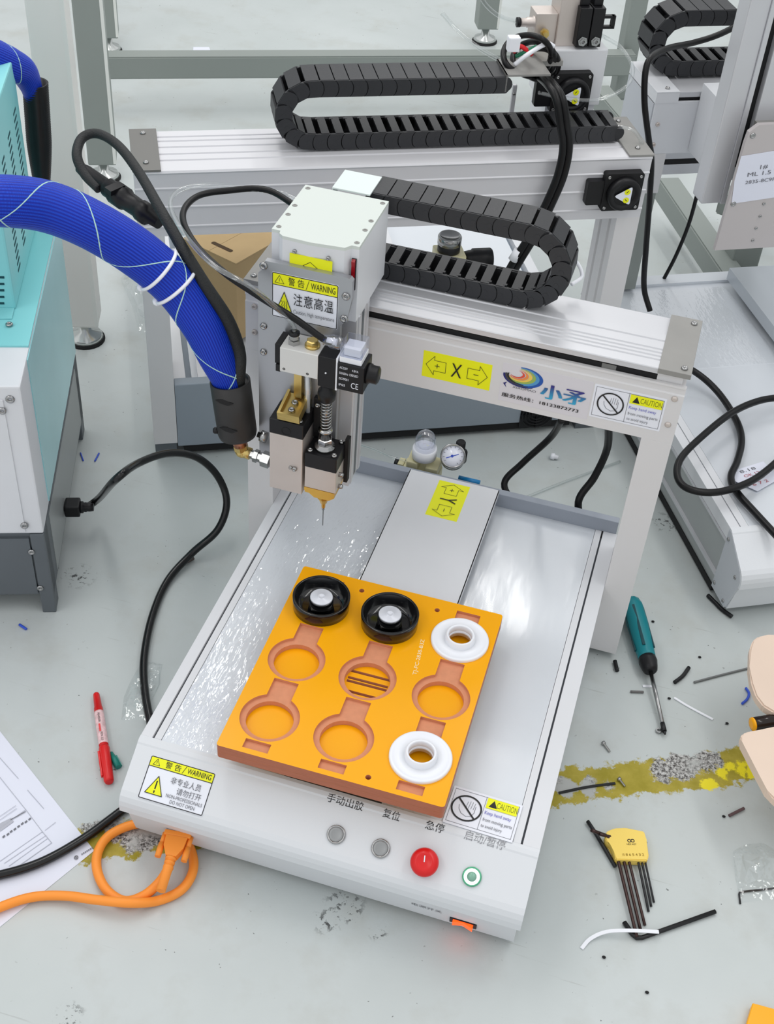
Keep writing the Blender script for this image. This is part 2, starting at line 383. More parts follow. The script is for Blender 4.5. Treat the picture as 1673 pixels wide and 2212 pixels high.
    return m
_p, _q = fl(1225, 1684), fl(1580, 1656)
YLINE_M = Matrix.Rotation(math.radians(-27), 3, 'Z')
YLINE = (((YLINE_M @ _p).y + (YLINE_M @ _q).y) / 2)
fb = MB(); fb.box(-6, 6, -3, 9, -0.1, 0.0); FLOOR = fb.build('floor', floor_material(), None, Vector((0, 0, 0)))
FLOOR['kind'] = 'structure'; FLOOR['label'] = 'grey painted concrete floor with scuffs and a worn yellow line'

for nme, (x0, x1, y0, y1) in (('wall_back', (-6, 6, 9, 9.1)), ('wall_left', (-6.1, -6, -3, 9)), ('wall_right', (6, 6.1, -3, 9))):
    b_ = MB(); b_.box(x0, x1, y0, y1, 0, 3.2); o_ = b_.build(nme, mat('white_wall_paint', (226, 228, 228), .7), None, Vector((0, 0, 0))); o_['kind'] = 'structure'
# ================================================================ cable chains
def chain_link_mesh(pitch, h, wd):
    """x along the chain, y across, z inwards of the bend is +; closed lid outside (-z), open bar inside (+z)"""
    b = MB(); r = h / 2; t = 0.004
    def cap(x0, x1, rr): return [(x0 + rr * math.cos(math.radians(a)), rr * math.sin(math.radians(a))) for a in range(90, 271, 22)] + [(x1 + rr * math.cos(math.radians(a)), rr * math.sin(math.radians(a))) for a in range(-90, 91, 22)]
    for y0, s in ((0, 1), (wd, -1)):
        b.prism(cap(0.002, pitch - 0.002, r * .93), (0, y0 + s * t * .6, 0), (1, 0, 0), (0, 0, 1), (0, s * t * .7, 0))
        b.prism([(0.0, -r), (pitch - .0012, -r)] + [(pitch - 0.0012 + r * .55 * math.cos(math.radians(a)), r * math.sin(math.radians(a))) for a in range(-75, 76, 25)] + [(pitch - .0012, r), (0.0, r)] + [(r * .55 * math.cos(math.radians(a)) - .0, r * math.sin(math.radians(a))) for a in range(75, -76, -25)], (0, y0, 0), (1, 0, 0), (0, 0, 1), (0, s * t * .7, 0))
        b.cyl((pitch * .5, y0 - s * .0004, 0), (pitch * .5, y0 + s * .001, 0), r * .3, n=10)
    b.box(0.0008, pitch - 0.0008, 0.002, wd - 0.002, -r - .0006, -r + .003)
    b.box(pitch * .12, pitch * .68, 0.002, wd - 0.002, r - .003, r + .0006)
    b.box(pitch * .55, pitch * .80, 0.006, 0.010, r - .002, r + .0009)
    me = bpy.data.meshes.new('chain_link'); bmesh.ops.recalc_face_normals(b.bm, faces=b.bm.faces[:]); b.bm.to_mesh(me); b.bm.free(); me.materials.append(CHAIN); return me
def cable_chain(parent, label, y0, wd, xs, z_lo, z_hi, xc, x_lo, x_hi, side, pitch=0.0205, h=0.024):
    """lower run from x_lo to the bend centre xc, half turn, upper run back to x_hi; side=+1 bends at the right"""
    R = (z_hi - z_lo) / 2; zc = (z_hi + z_lo) / 2; me = chain_link_mesh(pitch, h, wd)
    root = bpy.data.objects.new('cable_chain', None); COL.objects.link(root); root.parent = parent; root.empty_display_size = .02
    if label: root['label'] = label
    L1 = abs(xc - x_lo); L2 = PI * R; L3 = abs(xc - x_hi); n = int((L1 + L2 + L3) / pitch)
    def pos(s):
        if s <= L1: return x_lo + side * s, z_lo, 0.0
        if s <= L1 + L2: a = (s - L1) / R; return xc + side * R * math.sin(a), zc - R * math.cos(a), a
        return xc - side * (s - L1 - L2), z_hi, PI
    for i in range(n):
        xa, za, _ = pos(i * pitch); xb, zb, _ = pos((i + 1) * pitch)
        d = Vector((xb - xa, 0, zb - za)).normalized(); up = Vector((-d.z, 0, d.x)) * side
        yv = up.cross(d)      # +1 or -1 along y
        o = bpy.data.objects.new('chain_link', me); COL.objects.link(o); o.parent = root
        yoff = y0 if yv.y > 0 else y0 + wd
        o.matrix_local = Matrix(((d.x, 0, up.x, xa), (0, yv.y, 0, yoff), (d.z, 0, up.z, za), (0, 0, 0, 1)))
    return root
def motor_fan(parent, p, ux, uy, wd, name='stepper_motor'):
    """black square motor face with round cap and three-cornered warning sticker; p = lower left corner"""
    p, ux, uy = Vector(p), Vector(ux).normalized(), Vector(uy).normalized(); n = ux.cross(uy)
    b = MB(); b.prism(rrect(0, 0, wd, wd, .004, 3), p, ux, uy, n * .014); c = p + ux * wd * .5 + uy * wd * .5
    o = b.build(name, BLKM, parent)
    b = MB(); b.lathe(c + n * .013, n, [(0, wd * .43), (.010, wd * .43), (.013, wd * .40), (.013, wd * .30), (.010, wd * .28)], n=32); b.build('motor_cap', BLK, o)
    b = MB(); b.prism(rrect(-wd * .42, wd * .16, 0.004, wd * .80, .003, 2), p, ux, uy, n * .012); b.build('connector', BLK, o)
    s = wd * .23; tri = [(-s * 1.25, 0), (s * .7, -s * 1.1), (s * .7, s * 1.1)]; pts = []
    for i in range(3):
        a, q, d = Vector(tri[i - 1]), Vector(tri[i]), Vector(tri[(i + 1) % 3])
        for t in (0, .5, 1):
            v = (q + (a - q).normalized() * s * .3) * (1 - t) ** 2 + q * 2 * t * (1 - t) + (q + (d - q).normalized() * s * .3) * t * t; pts.append((v.x, v.y))
    b = MB(); b.prism(pts, c + n * .0262, ux, uy, n * .0004); b.build('warning_sticker', WLAB, o)
    pr = Print(c, ux, uy, .0270)
    for k in (-1, 1):
        pr.poly(circ(s * .18, k * s * .48, s * .34, 14), YEL); pr.line(s * .1, k * s * .40, s * .26, k * s * .56, .0012, INK)
    pr.build('print', o)
    for a, q in ((.09, .09), (.91, .09), (.09, .91), (.91, .91)): screw(o, p + ux * wd * a + uy * wd * q + n * .014, n, .0028, .0018)
    return o

# ================================================================ the main desktop dispensing robot
H, W, D, YG, ZT, ZB = 0.1417, 0.5, 0.5715, 0.457, 0.497, 0.409
ROBOT = thing('dispensing_robot', 'silver desktop dispensing robot in front carrying the orange fixture, XIAOMAO mark on its beam', 'machine', (0, 0, 0))
X, Y, Z = Vector((1, 0, 0)), Vector((0, 1, 0)), Vector((0, 0, 1))
def robot_base(root, W, D, H, skirt=STRIP):
    b = MB(); b.box(0.003, W - .003, 0.0, D + .012, 0.014, H - .012); o = b.build('base_body', PANEL, root)
    for x in (.05, W - .05):
        for y in (.06, D - .05):
            b = MB(); b.lathe((x, y, 0), Z, [(0, .018), (.012, .02), (.016, .016)], n=16); b.build('rubber_foot', BLKM, o)
    return o
robot_base(ROBOT, W, D, H)
def slab(name, m, parent, x0, x1, y0, y1, z0, z1, bev=0.0, label=None):
    b = MB(); b.box(x0, x1, y0, y1, z0, z1, bev); o = b.build(name, m, parent)
    if label: o['label'] = label
    return o
for x0, x1 in ((0, .0148), (W - .0148 - .006, W)):
    slab('side_rail', WHITE, ROBOT, x0, x1, 0.0, D, H - .02, H, .0008)
for x0, x1 in ((.0148, .0172), (.4768, .4792)): slab('slot_strip', mat('slot_dark_grey', (70, 74, 80), .6), ROBOT, x0, x1, 0.001, D, H - .014, H - .004)  # dark grey strips laid in the slots beside the side rails
slab('inner_rail', WHITE, ROBOT, .0172, .0262, 0.0005, D, H - .014, H - .0006, .0005)
slab('inner_rail', WHITE, ROBOT, .4675, .4768, 0.0005, D, H - .014, H - .0006, .0005)
slab('deck_panel', DECK, ROBOT, .0268, .186, 0.0005, D, H - .012, H - .0014)
slab('deck_panel', DECK, ROBOT, .308, .467, 0.0005, D, H - .012, H - .0014)
slab('slide_channel', DKGREY, ROBOT, .186, .308, 0.0005, D, H - .012, H - .008)
slab('slot_end', BLKM, ROBOT, .4768, .4792, D - .012, D, H - .004, H - .0005)
# protective film still on the deck
def film(parent, x0, x1, y0, y1, z, seed, amp=.0011, nx=26, ny=56, m=None):
    r = random.Random(seed); b = MB(); ph = [(r.uniform(20, 90), r.uniform(6, 40), r.uniform(0, 6.28), r.uniform(.2, 1)) for _ in range(9)]
    g = [[b.bm.verts.new((x0 + (x1 - x0) * i / nx, y0 + (y1 - y0) * j / ny, z + amp * .12 * sum(q[3] * math.sin(q[0] * (x0 + (x1 - x0) * i / nx) * 1.6 + q[1] * (y0 + (y1 - y0) * j / ny) + q[2]) for q in ph) + amp * .4 + r.uniform(0, amp * .10))) for i in range(nx + 1)] for j in range(ny + 1)]
    b._fin([b.bm.faces.new((g[j][i], g[j][i + 1], g[j + 1][i + 1], g[j + 1][i])) for j in range(ny) for i in range(nx)], True)
    o = b.build('protective_film', m or FILM, parent); o['label'] = 'clear wrinkled protective film on the deck'; return o
film(ROBOT, .0272, .182, .002, .56, H - .0012, 3, m=FILMW)
film(ROBOT, .312, .4665, .002, .56, H - .0012, 5)
# rear lip
slab('rear_lip', STRIP, ROBOT, 0.002, W - .002, D, D + .012, H - .03, H + .0225, .001)
# Y axis cover
yc = MB(); zc = H + .030
yc.box(.178, .3165, .03, .571, zc - .0012, zc); yc.box(.178, .1792, .03, .571, zc - .012, zc); yc.box(.3153, .3165, .03, .571, zc - .012, zc)
YCOV = yc.build('slide_cover', WHITE, ROBOT)
for y in (.09, .52): slab('cover_post', DKGREY, YCOV, .23, .262, y, y + .03, H - .008, zc - .0012)
# front control panel
prof = [(0.0, H), (-.0045, H - .0002), (-.0095, H - .0024), (-.0112, H - .0042), (-.060, .1085), (-.0655, .1035), (-.069, .097), (-.0705, .090), (-.0705, .079), (-.066, .079), (-.064, .076), (-.045, .010), (-.004, .010), (-.004, .132), (0.0, .132)]
b = MB()
b.prism([p for p in prof[:10]] + [(-.058, .079), (-.058, .100), (-.009, .131), (0, .134)], (0, 0, 0), Y, Z, (W, 0, 0), False)
FRONT = b.build('control_panel', PANEL, ROBOT)
b = MB(); b.prism([(-.058, .100), (-.058, .079), (-.0625, .076), (-.045, .010), (-.001, .010), (-.001, .132), (-.009, .130)], (.0045, 0, 0), Y, Z, (W - .009, 0, 0)); b.build('front_skirt', PANEL, ROBOT)
PP = Vector((0, -.0112, H - .0042)); PQ = Vector((0, -.060, .1085)); PUY = (PP - PQ).normalized(); PN = X.cross(PUY)
def on_panel(u, v): return W0.on(u, v, PP, PN)
def warn_header(pr, wd, ht, hh, r=.002):
    pr.rect(.0012, ht - hh, wd - .0012, ht - .0012, YEL); pr.frame(0.0004, .0004, wd - .0004, ht - .0004, .0010, INK, r); pr.line(0.001, ht - hh, wd - .001, ht - hh, .0009, INK)
    q = hh * .62; c = ht - hh * .82
    pr.tri(wd * .115, c, q * 1.1, q, .0006, None, INK); pr.line(wd * .115, c + q * .25, wd * .115, c + q * .62, .0006, INK)
    pr.text('警', wd * .25, c - q * .02, wd * .35, c + q * 1.02, INK); pr.text('告', wd * .39, c - q * .02, wd * .49, c + q * 1.02, INK)
    pr.line(wd * .52, c - q * .1, wd * .56, c + q * 1.05, .0006, INK); pr.text('WARNING', wd * .59, c + q * .05, wd * .955, c + q * .9, INK)
# warning sticker on the panel, left
bl, br, tl = on_panel(297, 1722), on_panel(437, 1764), on_panel(326, 1630)
wd, ht = (br - bl).length, (tl - bl).dot(PUY)
so, pr = sticker('warning_sticker', FRONT, bl, br - bl, PUY, wd, ht, WLAB, 'white and yellow warning sticker')
warn_header(pr, wd, ht, ht * .235)
pr.tri(wd * .21, ht * .16, wd * .26, ht * .42, .0009, YEL, INK); pr.line(wd * .21, ht * .30, wd * .21, ht * .46, .0016, INK); pr.line(wd * .21, ht * .21, wd * .21, ht * .235, .0016, INK)
pr.text('非专业人员', wd * .40, ht * .50, wd * .86, ht * .66, INKG); pr.text('请勿打开', wd * .53, ht * .30, wd * .90, ht * .455, INKG)
pr.text('NON-PROFESSIONALS', wd * .40, ht * .185, wd * .95, ht * .265, INKG); pr.text('DO NOT OPEN', wd * .48, ht * .07, wd * .86, ht * .15, INKG); pr.build('print', so)
# button captions on the flat lip and upper slope
def caption(txt, c0, c1, hgt, m=INKG, plane='panel', lift=.0006):
    a, q = on_panel(*c0), on_panel(*c1); pr = Print(a, q - a, PUY, lift); pr.text(txt, 0, 0, (q - a).length, hgt, m); return pr.build('lettering', FRONT)
caption('手动出胶', (705, 1731), (783, 1753), .0105, INK); caption('复位', (826, 1764), (862, 1775), .0105, INK); caption('急停', (918, 1790), (958, 1801), .0105, INK); caption('启动/暂停', (1002, 1812), (1090, 1838), .0110, mat('pale_ink', (142, 143, 148), .5))
def push_button(u, v, kind):
    c = on_panel(u, v); b = MB(); n = PN
    if kind == 'steel':
        b.lathe(c, n, [(0, .0112), (.0022, .0112), (.0032, .0104), (.0032, .0090), (.0022, .0086)], n=32); o = b.build('push_button', STEEL, ROBOT); o['label'] = 'steel push button'
        b = MB(); b.lathe(c + n * .0018, n, [(0, .0084), (.0012, .0084), (.0016, .0078), (.0010, .0056), (.0010, .0)], n=28); b.build('button_cap', mat('satin_steel', (150, 152, 153), .42, .5), o)
    if kind == 'stop':
        b.lathe(c, n, [(0, .012), (.008, .0115), (.0085, .0105)], n=24); o = b.build('emergency_stop', mat('stop_collar', (120, 122, 126), .5), ROBOT); o['label'] = 'red mushroom emergency stop button'
        b = MB(); b.lathe(c + n * .007, n, [(0, .0135), (.002, .0162), (.005, .0166), (.0085, .0150), (.0108, .0105), (.0112, .009), (.0104, .0075), (.0104, 0)], n=36); b.build('mushroom_head', REDP, o)
        pr = Print(c, X, PUY, .0178); pr.line(0, .0005, -.001, .0065, .0012, WLAB)
        for a in (-30, 90, 210):
            pts = [(.0122 * math.cos(math.radians(a + t)), .0122 * math.sin(math.radians(a + t))) for t in range(0, 70, 10)]
        pr.build('arrow_mark', o)
    if kind == 'green':
        b.lathe(c, n, [(0, .0112), (.0022, .0112), (.0030, .0104), (.0028, .0092)], n=32); o = b.build('push_button', mat('green_ring', (90, 176, 136), .25, .5), ROBOT); o['label'] = 'steel push button with a lit white and green ring'
        b = MB(); b.lathe(c + n * .0016, n, [(0, .0094), (.0012, .0094), (.0014, .0062)], n=28); b.build('light_ring', mat('lit_ring', (236, 255, 246), .3, emit=1.1), o)
        b = MB(); b.lathe(c + n * .0022, n, [(0, .0058), (.0012, .0056), (.0012, 0)], n=24); b.build('button_cap', mat('button_green_steel', (132, 178, 158), .4, .3), o)
    return o
push_button(727, 1803, 'steel'); push_button(823, 1833, 'steel'); push_button(919, 1864, 'stop'); push_button(1020, 1894, 'green')
# rocker switch on the skirt
SKN = X.cross(Vector((0, -.0625 + .045, .066)).normalized()); SKU = Vector((0, -.0175, .066)).normalized(); SKP = Vector((.25, -.0625, .076))
def on_skirt(u, v): return W0.on(u, v, SKP, SKN)
a, q = on_skirt(972, 1986), on_skirt(1030, 2003); ww = (q - a).length
b = MB(); b.prism(rrect(0, 0, ww, .0155, .001, 2), a - SKU * .004, X, SKU, SKN * .0014); o = b.build('power_switch', BLK, ROBOT); o['label'] = 'glowing orange rocker power switch'
EMB = mat('lit_rocker', (255, 70, 8), .3, emit=1.6)
b = MB(); b.prism([(0, .0014), (0, .0050), (ww * .36, .0022), (ww * .74, .0060), (ww * .74, .0014)], a + X * ww * .13 - SKU * .0025, X, SKN, SKU * .0125); b.build('rocker', EMB, o)
a, q = on_skirt(890, 1953), on_skirt(955, 1971); pr = Print(a, X, SKU, .0006); pr.text('电源开关', 0, 0, (q - a).length, .008, INKG); pr.build('lettering', ROBOT)
# caution sticker flat on the deck at front right
def caution(parent, p, ux, uy, wd, ht):
    so, pr = sticker('caution_sticker', parent, p, ux, uy, wd, ht, WLAB, 'white caution sticker with a crossed-out hand', r=.0008)
    pr.frame(ht * .05, ht * .06, wd - ht * .05, ht * .94, .0005, INKG); c = (wd * .26, ht * .5); r = ht * .34
    pr.line(wd * .49, ht * .06, wd * .49, ht * .94, .0005, INKG)
    for k in range(4): pr.line(c[0] + r * (-.05 + .16 * k), c[1] + r * .05, c[0] + r * (.0 + .16 * k), c[1] + r * (.62 - .06 * abs(k - 1.5)), .0005, INKG)
    pts = [(-.5, .15), (-.45, -.15), (-.25, -.45), (.1, -.6), (.4, -.5), (.55, -.2), (.55, .3)]
    for i in range(len(pts) - 1): pr.line(c[0] + r * pts[i][0], c[1] + r * pts[i][1], c[0] + r * pts[i + 1][0], c[1] + r * pts[i + 1][1], .0005, INKG)
    pr.ring(*c, r, r * .11, INK); k = r * .66; pr.line(c[0] - k, c[1] + k, c[0] + k, c[1] - k, r * .11, INK)
    pr.rect(wd * .51, ht * .66, wd - ht * .07, ht * .93, YEL); q = ht * .19
    pr.poly([(wd * .545, ht * .70), (wd * .545 + q, ht * .70), (wd * .545 + q / 2, ht * .70 + q)], INK)
    pr.text('CAUTION', wd * .655, ht * .715, wd * .955, ht * .875, mat('olive_ink', (120, 122, 10), .5))
    pr.text('Keep hand away', wd * .52, ht * .47, wd * .90, ht * .585, INKB); pr.text('from moving parts', wd * .52, ht * .29, wd * .94, ht * .40, INKG); pr.text('to avoid injury', wd * .52, ht * .13, wd * .82, ht * .235, INKG); pr.build('print', so)
zl = H + .0010
a, q, t = fl(956, 1775, zl), fl(1107, 1821, zl), fl(1123, 1737, zl)
caution(ROBOT, a, q - a, Z.cross((q - a).normalized()), (q - a).length, (t - q).length * .98)
def arrow_sticker(name, parent, p, ux, uy, L, wdt, letter, m1='+', m2='-'):
    """long yellow axis sticker; arrows point away from the letter at both ends (along ux)"""
    so, pr = sticker(name, parent, p, ux, uy, L, wdt, YEL, 'yellow %s axis direction sticker' % letter, r=.0006)
    for s, mk in ((0, m1), (1, m2)):
        f = (lambda q: q) if s == 0 else (lambda q: 1 - q); c = wdt / 2; a = wdt * .36; k = wdt * .2
        pts = [(f(.05), c), (f(.17), c + a), (f(.17), c + k), (f(.34), c + k), (f(.34), c - k), (f(.17), c - k), (f(.17), c - a)]
        pr.outline([(q[0] * L, q[1]) for q in pts], .0006, INK); mx = f(.215) * L
        pr.line(mx - .0028, c, mx + .0028, c, .0009, INK)
        if mk == '+': pr.line(mx, c - .0028, mx, c + .0028, .0009, INK)
    pr.text(letter, L * .425, wdt * .24, L * .575, wdt * .76, INK); pr.build('print', so); return so
# Y axis sticker on the slide cover
a, q, t = fl(946, 1036, zc), fl(1012, 1052, zc), fl(925, 1112, zc)
arrow_sticker('axis_sticker', YCOV, (a.x + .003, a.y, zc), -Y, X, (t - a).length, (q - a).length, 'Y')
# gantry legs, beam
for x0, x1 in ((-.039, 0), (W, W + .039)): slab('gantry_leg', LEGM, ROBOT, x0, x1, YG, YG + .085, .012, ZB, .0006)
b = MB(); b.prism([(0, ZB), (0, ZT - .0135), (.0018, ZT - .012), (.0018, ZT - .004), (.0, ZT - .003), (0, ZT), (.005, ZT), (.005, ZB)], (-.039, YG, 0), Y, Z, (W + .078, 0, 0)); BEAM = b.build('beam', LEGM, ROBOT)
slab('beam_core', LEGM, BEAM, -.037, W + .037, YG + .0051, YG + .127, ZB + .002, ZT - .001)
slab('drive_slot', BLKM, BEAM, -.03, W + .002, YG + .006, YG + .12, ZT - .0009, ZT + .0070)
for i in range(9): screw(BEAM, (.14 + .045 * i, YG + .018, ZT + .006), Z, .0034, .0018, m=BLK)
slab('belt_clamp', mat('greyish', (120, 120, 118), .5), BEAM, .432, .450, YG + .0055, YG + .016, ZT - .0008, ZT + .0066)
z0, z1 = ZT + .0112, ZT + .0192
tp = [(0, z0), (0, z1 - .001), (.001, z1), (.014, z1)]
for yy in (.016, .024, .032, .040, .060): tp += [(yy, z1), (yy + .0012, z1 - .0014), (yy + .003, z1 - .0014), (yy + .0042, z1)]
tp += [(.078, z1), (.079, z1 - .003), (.100, z1 - .003), (.101, z1 - .0045), (.126, z1 - .0045), (.128, z1 - .006), (.128, z0)]
b = MB(); b.prism(tp, (-.005, YG + .001, 0), Y, Z, (W + .008, 0, 0)); b.build('top_extrusion', ALU, BEAM)
for x0, x1 in ((W, W + .0405), (-.0405, -.001)):
    b = MB(); b.box(x0, x1, YG - .001, YG + .128, z1 - .006, z1 + .0012, .0006); o = b.build('end_bracket', BRKT, BEAM)
    b = MB(); b.box(x0 + .001, x1 - (.008 if x0 > 0 else 0.0), YG + .0055, YG + .126, ZT - .0008, z1 - .0061); b.build('bracket_block', LEGM, o)
    for y in (YG + .010, YG + .116): screw(o, (x1 - .010 if x0 > 0 else x0 + .010, y, z1 + .0012), Z, .0042, .003)
for x in (W + .026, W + .026): pass
for z in (.478, .438): screw(BEAM, (W + .028, YG, z), (0, -1, 0), .0042, .003, m=NICK, socket=False)
for z in (.478, .438): screw(BEAM, (-.026, YG, z), (0, -1, 0), .0042, .003, m=NICK)
# stickers on the beam
arrow_sticker('axis_sticker', BEAM, (.2065, YG, .4285), X, Z, .091, .040, 'X')
def logo(parent):
    p = Vector((.3105, YG, .418)); so, pr = sticker('brand_label', parent, p, X, Z, .117, .0585, mat('pale_grey_label', (214, 212, 218), .45), 'pale grey maker label with rainbow swirl', r=.0005)
    def crescent(cx, cy, rx, ry, dx, dy, k, m, n=40, a0=-150, a1=120):
        A = [(cx + rx * math.cos(math.radians(a0 + (a1 - a0) * i / n)), cy + ry * math.sin(math.radians(a0 + (a1 - a0) * i / n))) for i in range(n + 1)]
        B = [(cx + dx + rx * k * math.cos(math.radians(a0 + (a1 - a0) * i / n)), cy + dy + ry * k * math.sin(math.radians(a0 + (a1 - a0) * i / n))) for i in range(n + 1)]
        l = pr._m(m)
        for i in range(n): pr.mb.poly([pr.P(*A[i], l), pr.P(*A[i + 1], l), pr.P(*B[i + 1], l), pr.P(*B[i], l)])
    cols = [('logo_blue', (24, 84, 170)), ('logo_sky', (80, 150, 200)), ('logo_green', (150, 180, 90)), ('logo_yellow', (236, 200, 90)), ('logo_orange', (236, 140, 70)), ('logo_red', (220, 80, 60))]
    for i, (nme, c) in enumerate(cols):
        f = 1 - i * .125; crescent(.0285 - i * .0016, .0425 + i * .0006, .0255 * f, .0150 * f, -.0018, .0009, .87, mat(nme, c, .45), a0=-165 + 3 * i, a1=100 - 4 * i)
    for i, c in enumerate(((30, 34, 110), (60, 60, 66), (30, 30, 34))): crescent(.0285, .0425, .0265 - i * .0026, .0158 - i * .0018, .0012, .0005, .95, mat('logo_tail%d' % i, c, .5), a0=176 - i * 4, a1=300 - 14 * i)
    pr.poly([(.0035, .028), (.0085, .031), (.0065, .027), (.0085, .022)], mat('logo_tail0', (30, 34, 110), .5))
    pr.text('XIAOMAO', .0165, .0235, .0470, .0268, INKG)
    g = bpy.data.materials.new('blue_gradient_ink'); g.use_nodes = True; nt = g.node_tree; bs = nt.nodes['Principled BSDF']; bs.inputs['Roughness'].default_value = .45
    tc = nt.nodes.new('ShaderNodeTexCoord'); sp = nt.nodes.new('ShaderNodeSeparateXYZ'); rm = nt.nodes.new('ShaderNodeValToRGB'); mr = nt.nodes.new('ShaderNodeMapRange')
    nt.links.new(tc.outputs['Object'], sp.inputs[0]); nt.links.new(sp.outputs[2], mr.inputs[0]); mr.inputs[1].default_value = .436; mr.inputs[2].default_value = .456
    rm.color_ramp.elements[0].color = (*lin((40, 170, 210)), 1); rm.color_ramp.elements[1].color = (*lin((46, 44, 128)), 1); nt.links.new(mr.outputs[0], rm.inputs[0]); nt.links.new(rm.outputs[0], bs.inputs['Base Color'])
    for ch, u0, u1 in (('小', .0535, .0805), ('矛', .0825, .1105)):
        for dx in (0, .0011, -.0011): pr.text(ch, u0 + dx, .0185, u1 + dx, .0405, g)
    for dx in (0, .0003): pr.text('服务热线：18123872773', .0040 + dx, .0075, .1045 + dx, .0135, INK)
    pr.build('print', so)
logo(BEAM)
caution(BEAM, (.4292, YG, .4245), X, Z, .0905, .0505)
# ================================================================ Z head of the main robot
XH = .132
b = MB(); hp = [(.0225, .392), (.0225, .512), (XH, .512), (XH, .392), (.1225, .392), (.1165, .3835), (.075, .3795), (.040, .3815), (.0345, .386), (.0335, .392)]
b.prism(list(reversed([(x, y) for x, y in hp])), (0, 0, .532), X, Y, Z * .1); HEAD = b.build('head_housing', WHITE, ROBOT)
b = MB(); b.prism(list(reversed(hp)), (0, 0, .632), X, Y, Z * .0042); LID = b.build('head_lid', mat('lid_paint', (206, 213, 208), .5), HEAD)
for x, y in ((.0285, .400), (.0285, .432), (.0285, .456), (.0285, .504), (.1262, .400), (.1262, .432), (.1262, .456), (.1262, .504)):
    screw(HEAD, (x, y, .6362), Z, .0032, .0012, m=BRKT)
for x in (.056, .098): screw(HEAD, (x, .3803, .620), (0, -1, 0), .0026, .003)
a = at(630, 560, y=.3795); so, pr = sticker('axis_sticker', HEAD, (.0500, .3795, .570), X, Z, .0535, .047, YEL, 'yellow Z axis direction sticker', r=.0006)
pr.outline([(.0115, .0), (.0115, .027), (.0080, .027), (.026, .0400), (.044, .027), (.0400, .027), (.0400, .0)], .0006, INK); pr.line(.0235, .023, .0290, .023, .0008, INK); pr.line(.0262, .0205, .0262, .0257, .0008, INK); pr.build('print', so)
b = MB(); b.box(.1238, .1295, .3895, .3925, .578, .620); b.build('switch_bezel', BLK, HEAD)
b = MB(); b.prism([(0, .578), (0, .620), (-.0035, .618), (-.001, .600), (-.0035, .582)], (.1245, .3895, 0), Y, Z, (.0042, 0, 0)); o = b.build('rocker_switch', DKRED, HEAD); o['label'] = 'dark red rocker switch'
# column below the housing
b = MB(); b.box(.018, XH, .398, .452, .262, .532, .0008); b.box(XH, XH + .0012, .404, .410, .262, .532); b.box(XH, XH + .0012, .438, .446, .262, .532); COLM = b.build('z_column', ALU, ROBOT)
slab('column_groove', DKGREY, COLM, XH - .001, XH + .0004, .420, .428, .266, .530)
# front tool plate
TPY = .372
b = MB(); b.prism([(0.0125, .288), (.0125, .585), (.0215, .594), (.0215, .6035), (.128, .6035), (.1315, .600), (.1315, .590), (.1315, .575), (.126, .545), (.1185, .535), (.1185, .288)], (0, TPY, 0), X, Z, (0, .008, 0)); TP = b.build('tool_plate', PLATE, ROBOT)
b = MB(); b.box(.03, .115, TPY + .0081, .3979, .30, .50); b.build('slider_block', BRKT, TP)
for u, v in ((570, 574), (748, 640), (744, 688), (570, 704), (570, 760)):
    p = at(u, v, y=TPY); screw(TP, p, (0, -1, 0), .0052 if v < 700 else .0046, .003)
a, q, t = at(592, 662, y=TPY), at(733, 690, y=TPY), at(581, 571, y=TPY)
wd, ht = q.x - a.x + .0005, .0595
so, pr = sticker('warning_sticker', TP, (a.x - .0025, TPY, .5290), X, Z, .0845, .0625, WLAB, 'white and yellow hot surface warning sticker'); wd, ht = .0845, .0625
warn_header(pr, wd, ht, ht * .27)
pr.tri(wd * .19, ht * .17, wd * .23, ht * .43, .0009, YEL, INK)
for k in range(3):
    x = wd * (.155 + .035 * k)
    for j in range(4): pr.line(x + (.001 if j % 2 else -.0003), ht * (.22 + .045 * j), x + (-.0003 if j % 2 else .001), ht * (.265 + .045 * j), .0006, INK)
for i, ch in enumerate('注意高温'): pr.text(ch, wd * (.335 + .155 * i), ht * .36, wd * (.335 + .155 * i + .135), ht * .63, INK)
pr.text('Caution, high temperature', wd * .335, ht * .15, wd * .955, ht * .265, INKG); pr.build('print', so)
# ---- solenoid valve
VY = .335
V0 = bpy.data.objects.new('solenoid_valve', None); COL.objects.link(V0); V0.parent = ROBOT; V0.empty_display_size = .02
slab('valve_body', mat('pale_valve_block', (214, 214, 212), .4, .2), V0, .0545, .1035, VY, TPY - .001, .4765, .5115, .0008)
b = MB(); b.box(.0465, .0543, VY + .004, TPY - .003, .484, .512, .0008); b.box(.0485, .0543, VY + .002, TPY - .006, .474, .484); b.build('end_cap', BLK, V0)
b = MB(); b.box(.1036, .1262, VY + .001, TPY - .002, .4665, .5108, .001); b.build('pilot_block', BLK, V0)
slab('coil_flange', WPL, V0, .1263, .1285, VY + .001, TPY - .002, .466, .513)
b = MB(); b.box(.1286, .1625, VY - .001, TPY - .004, .470, .5085, .001); COIL = b.build('coil', BLK, V0)
pr = Print((.1286, VY - .001, .470), X, Z, .0003)
for s_, u0, v0, u1, v1 in (('AC220V', .003, .0315, .0135, .0348), ('4.8VA', .019, .0305, .027, .0338), ('50/60Hz 100%ED', .003, .0235, .027, .0270), ('ISO9001', .003, .0155, .0150, .0190), ('CE', .0185, .0060, .0278, .0145), ('IP65', .003, .0065, .0110, .0098)): pr.text(s_, u0, v0, u1, v1, WLAB)
pr.build('print', COIL)
for x, z in ((.060, .481), (.0905, .4815), ): screw(V0, (x, VY, z), (0, -1, 0), .0018, .0006, m=BLK)
b = MB(); b.cyl((.114, VY + .0005, .489), (.114, VY - .0006, .489), .0011, n=10); b.build('pin', WPL, V0)
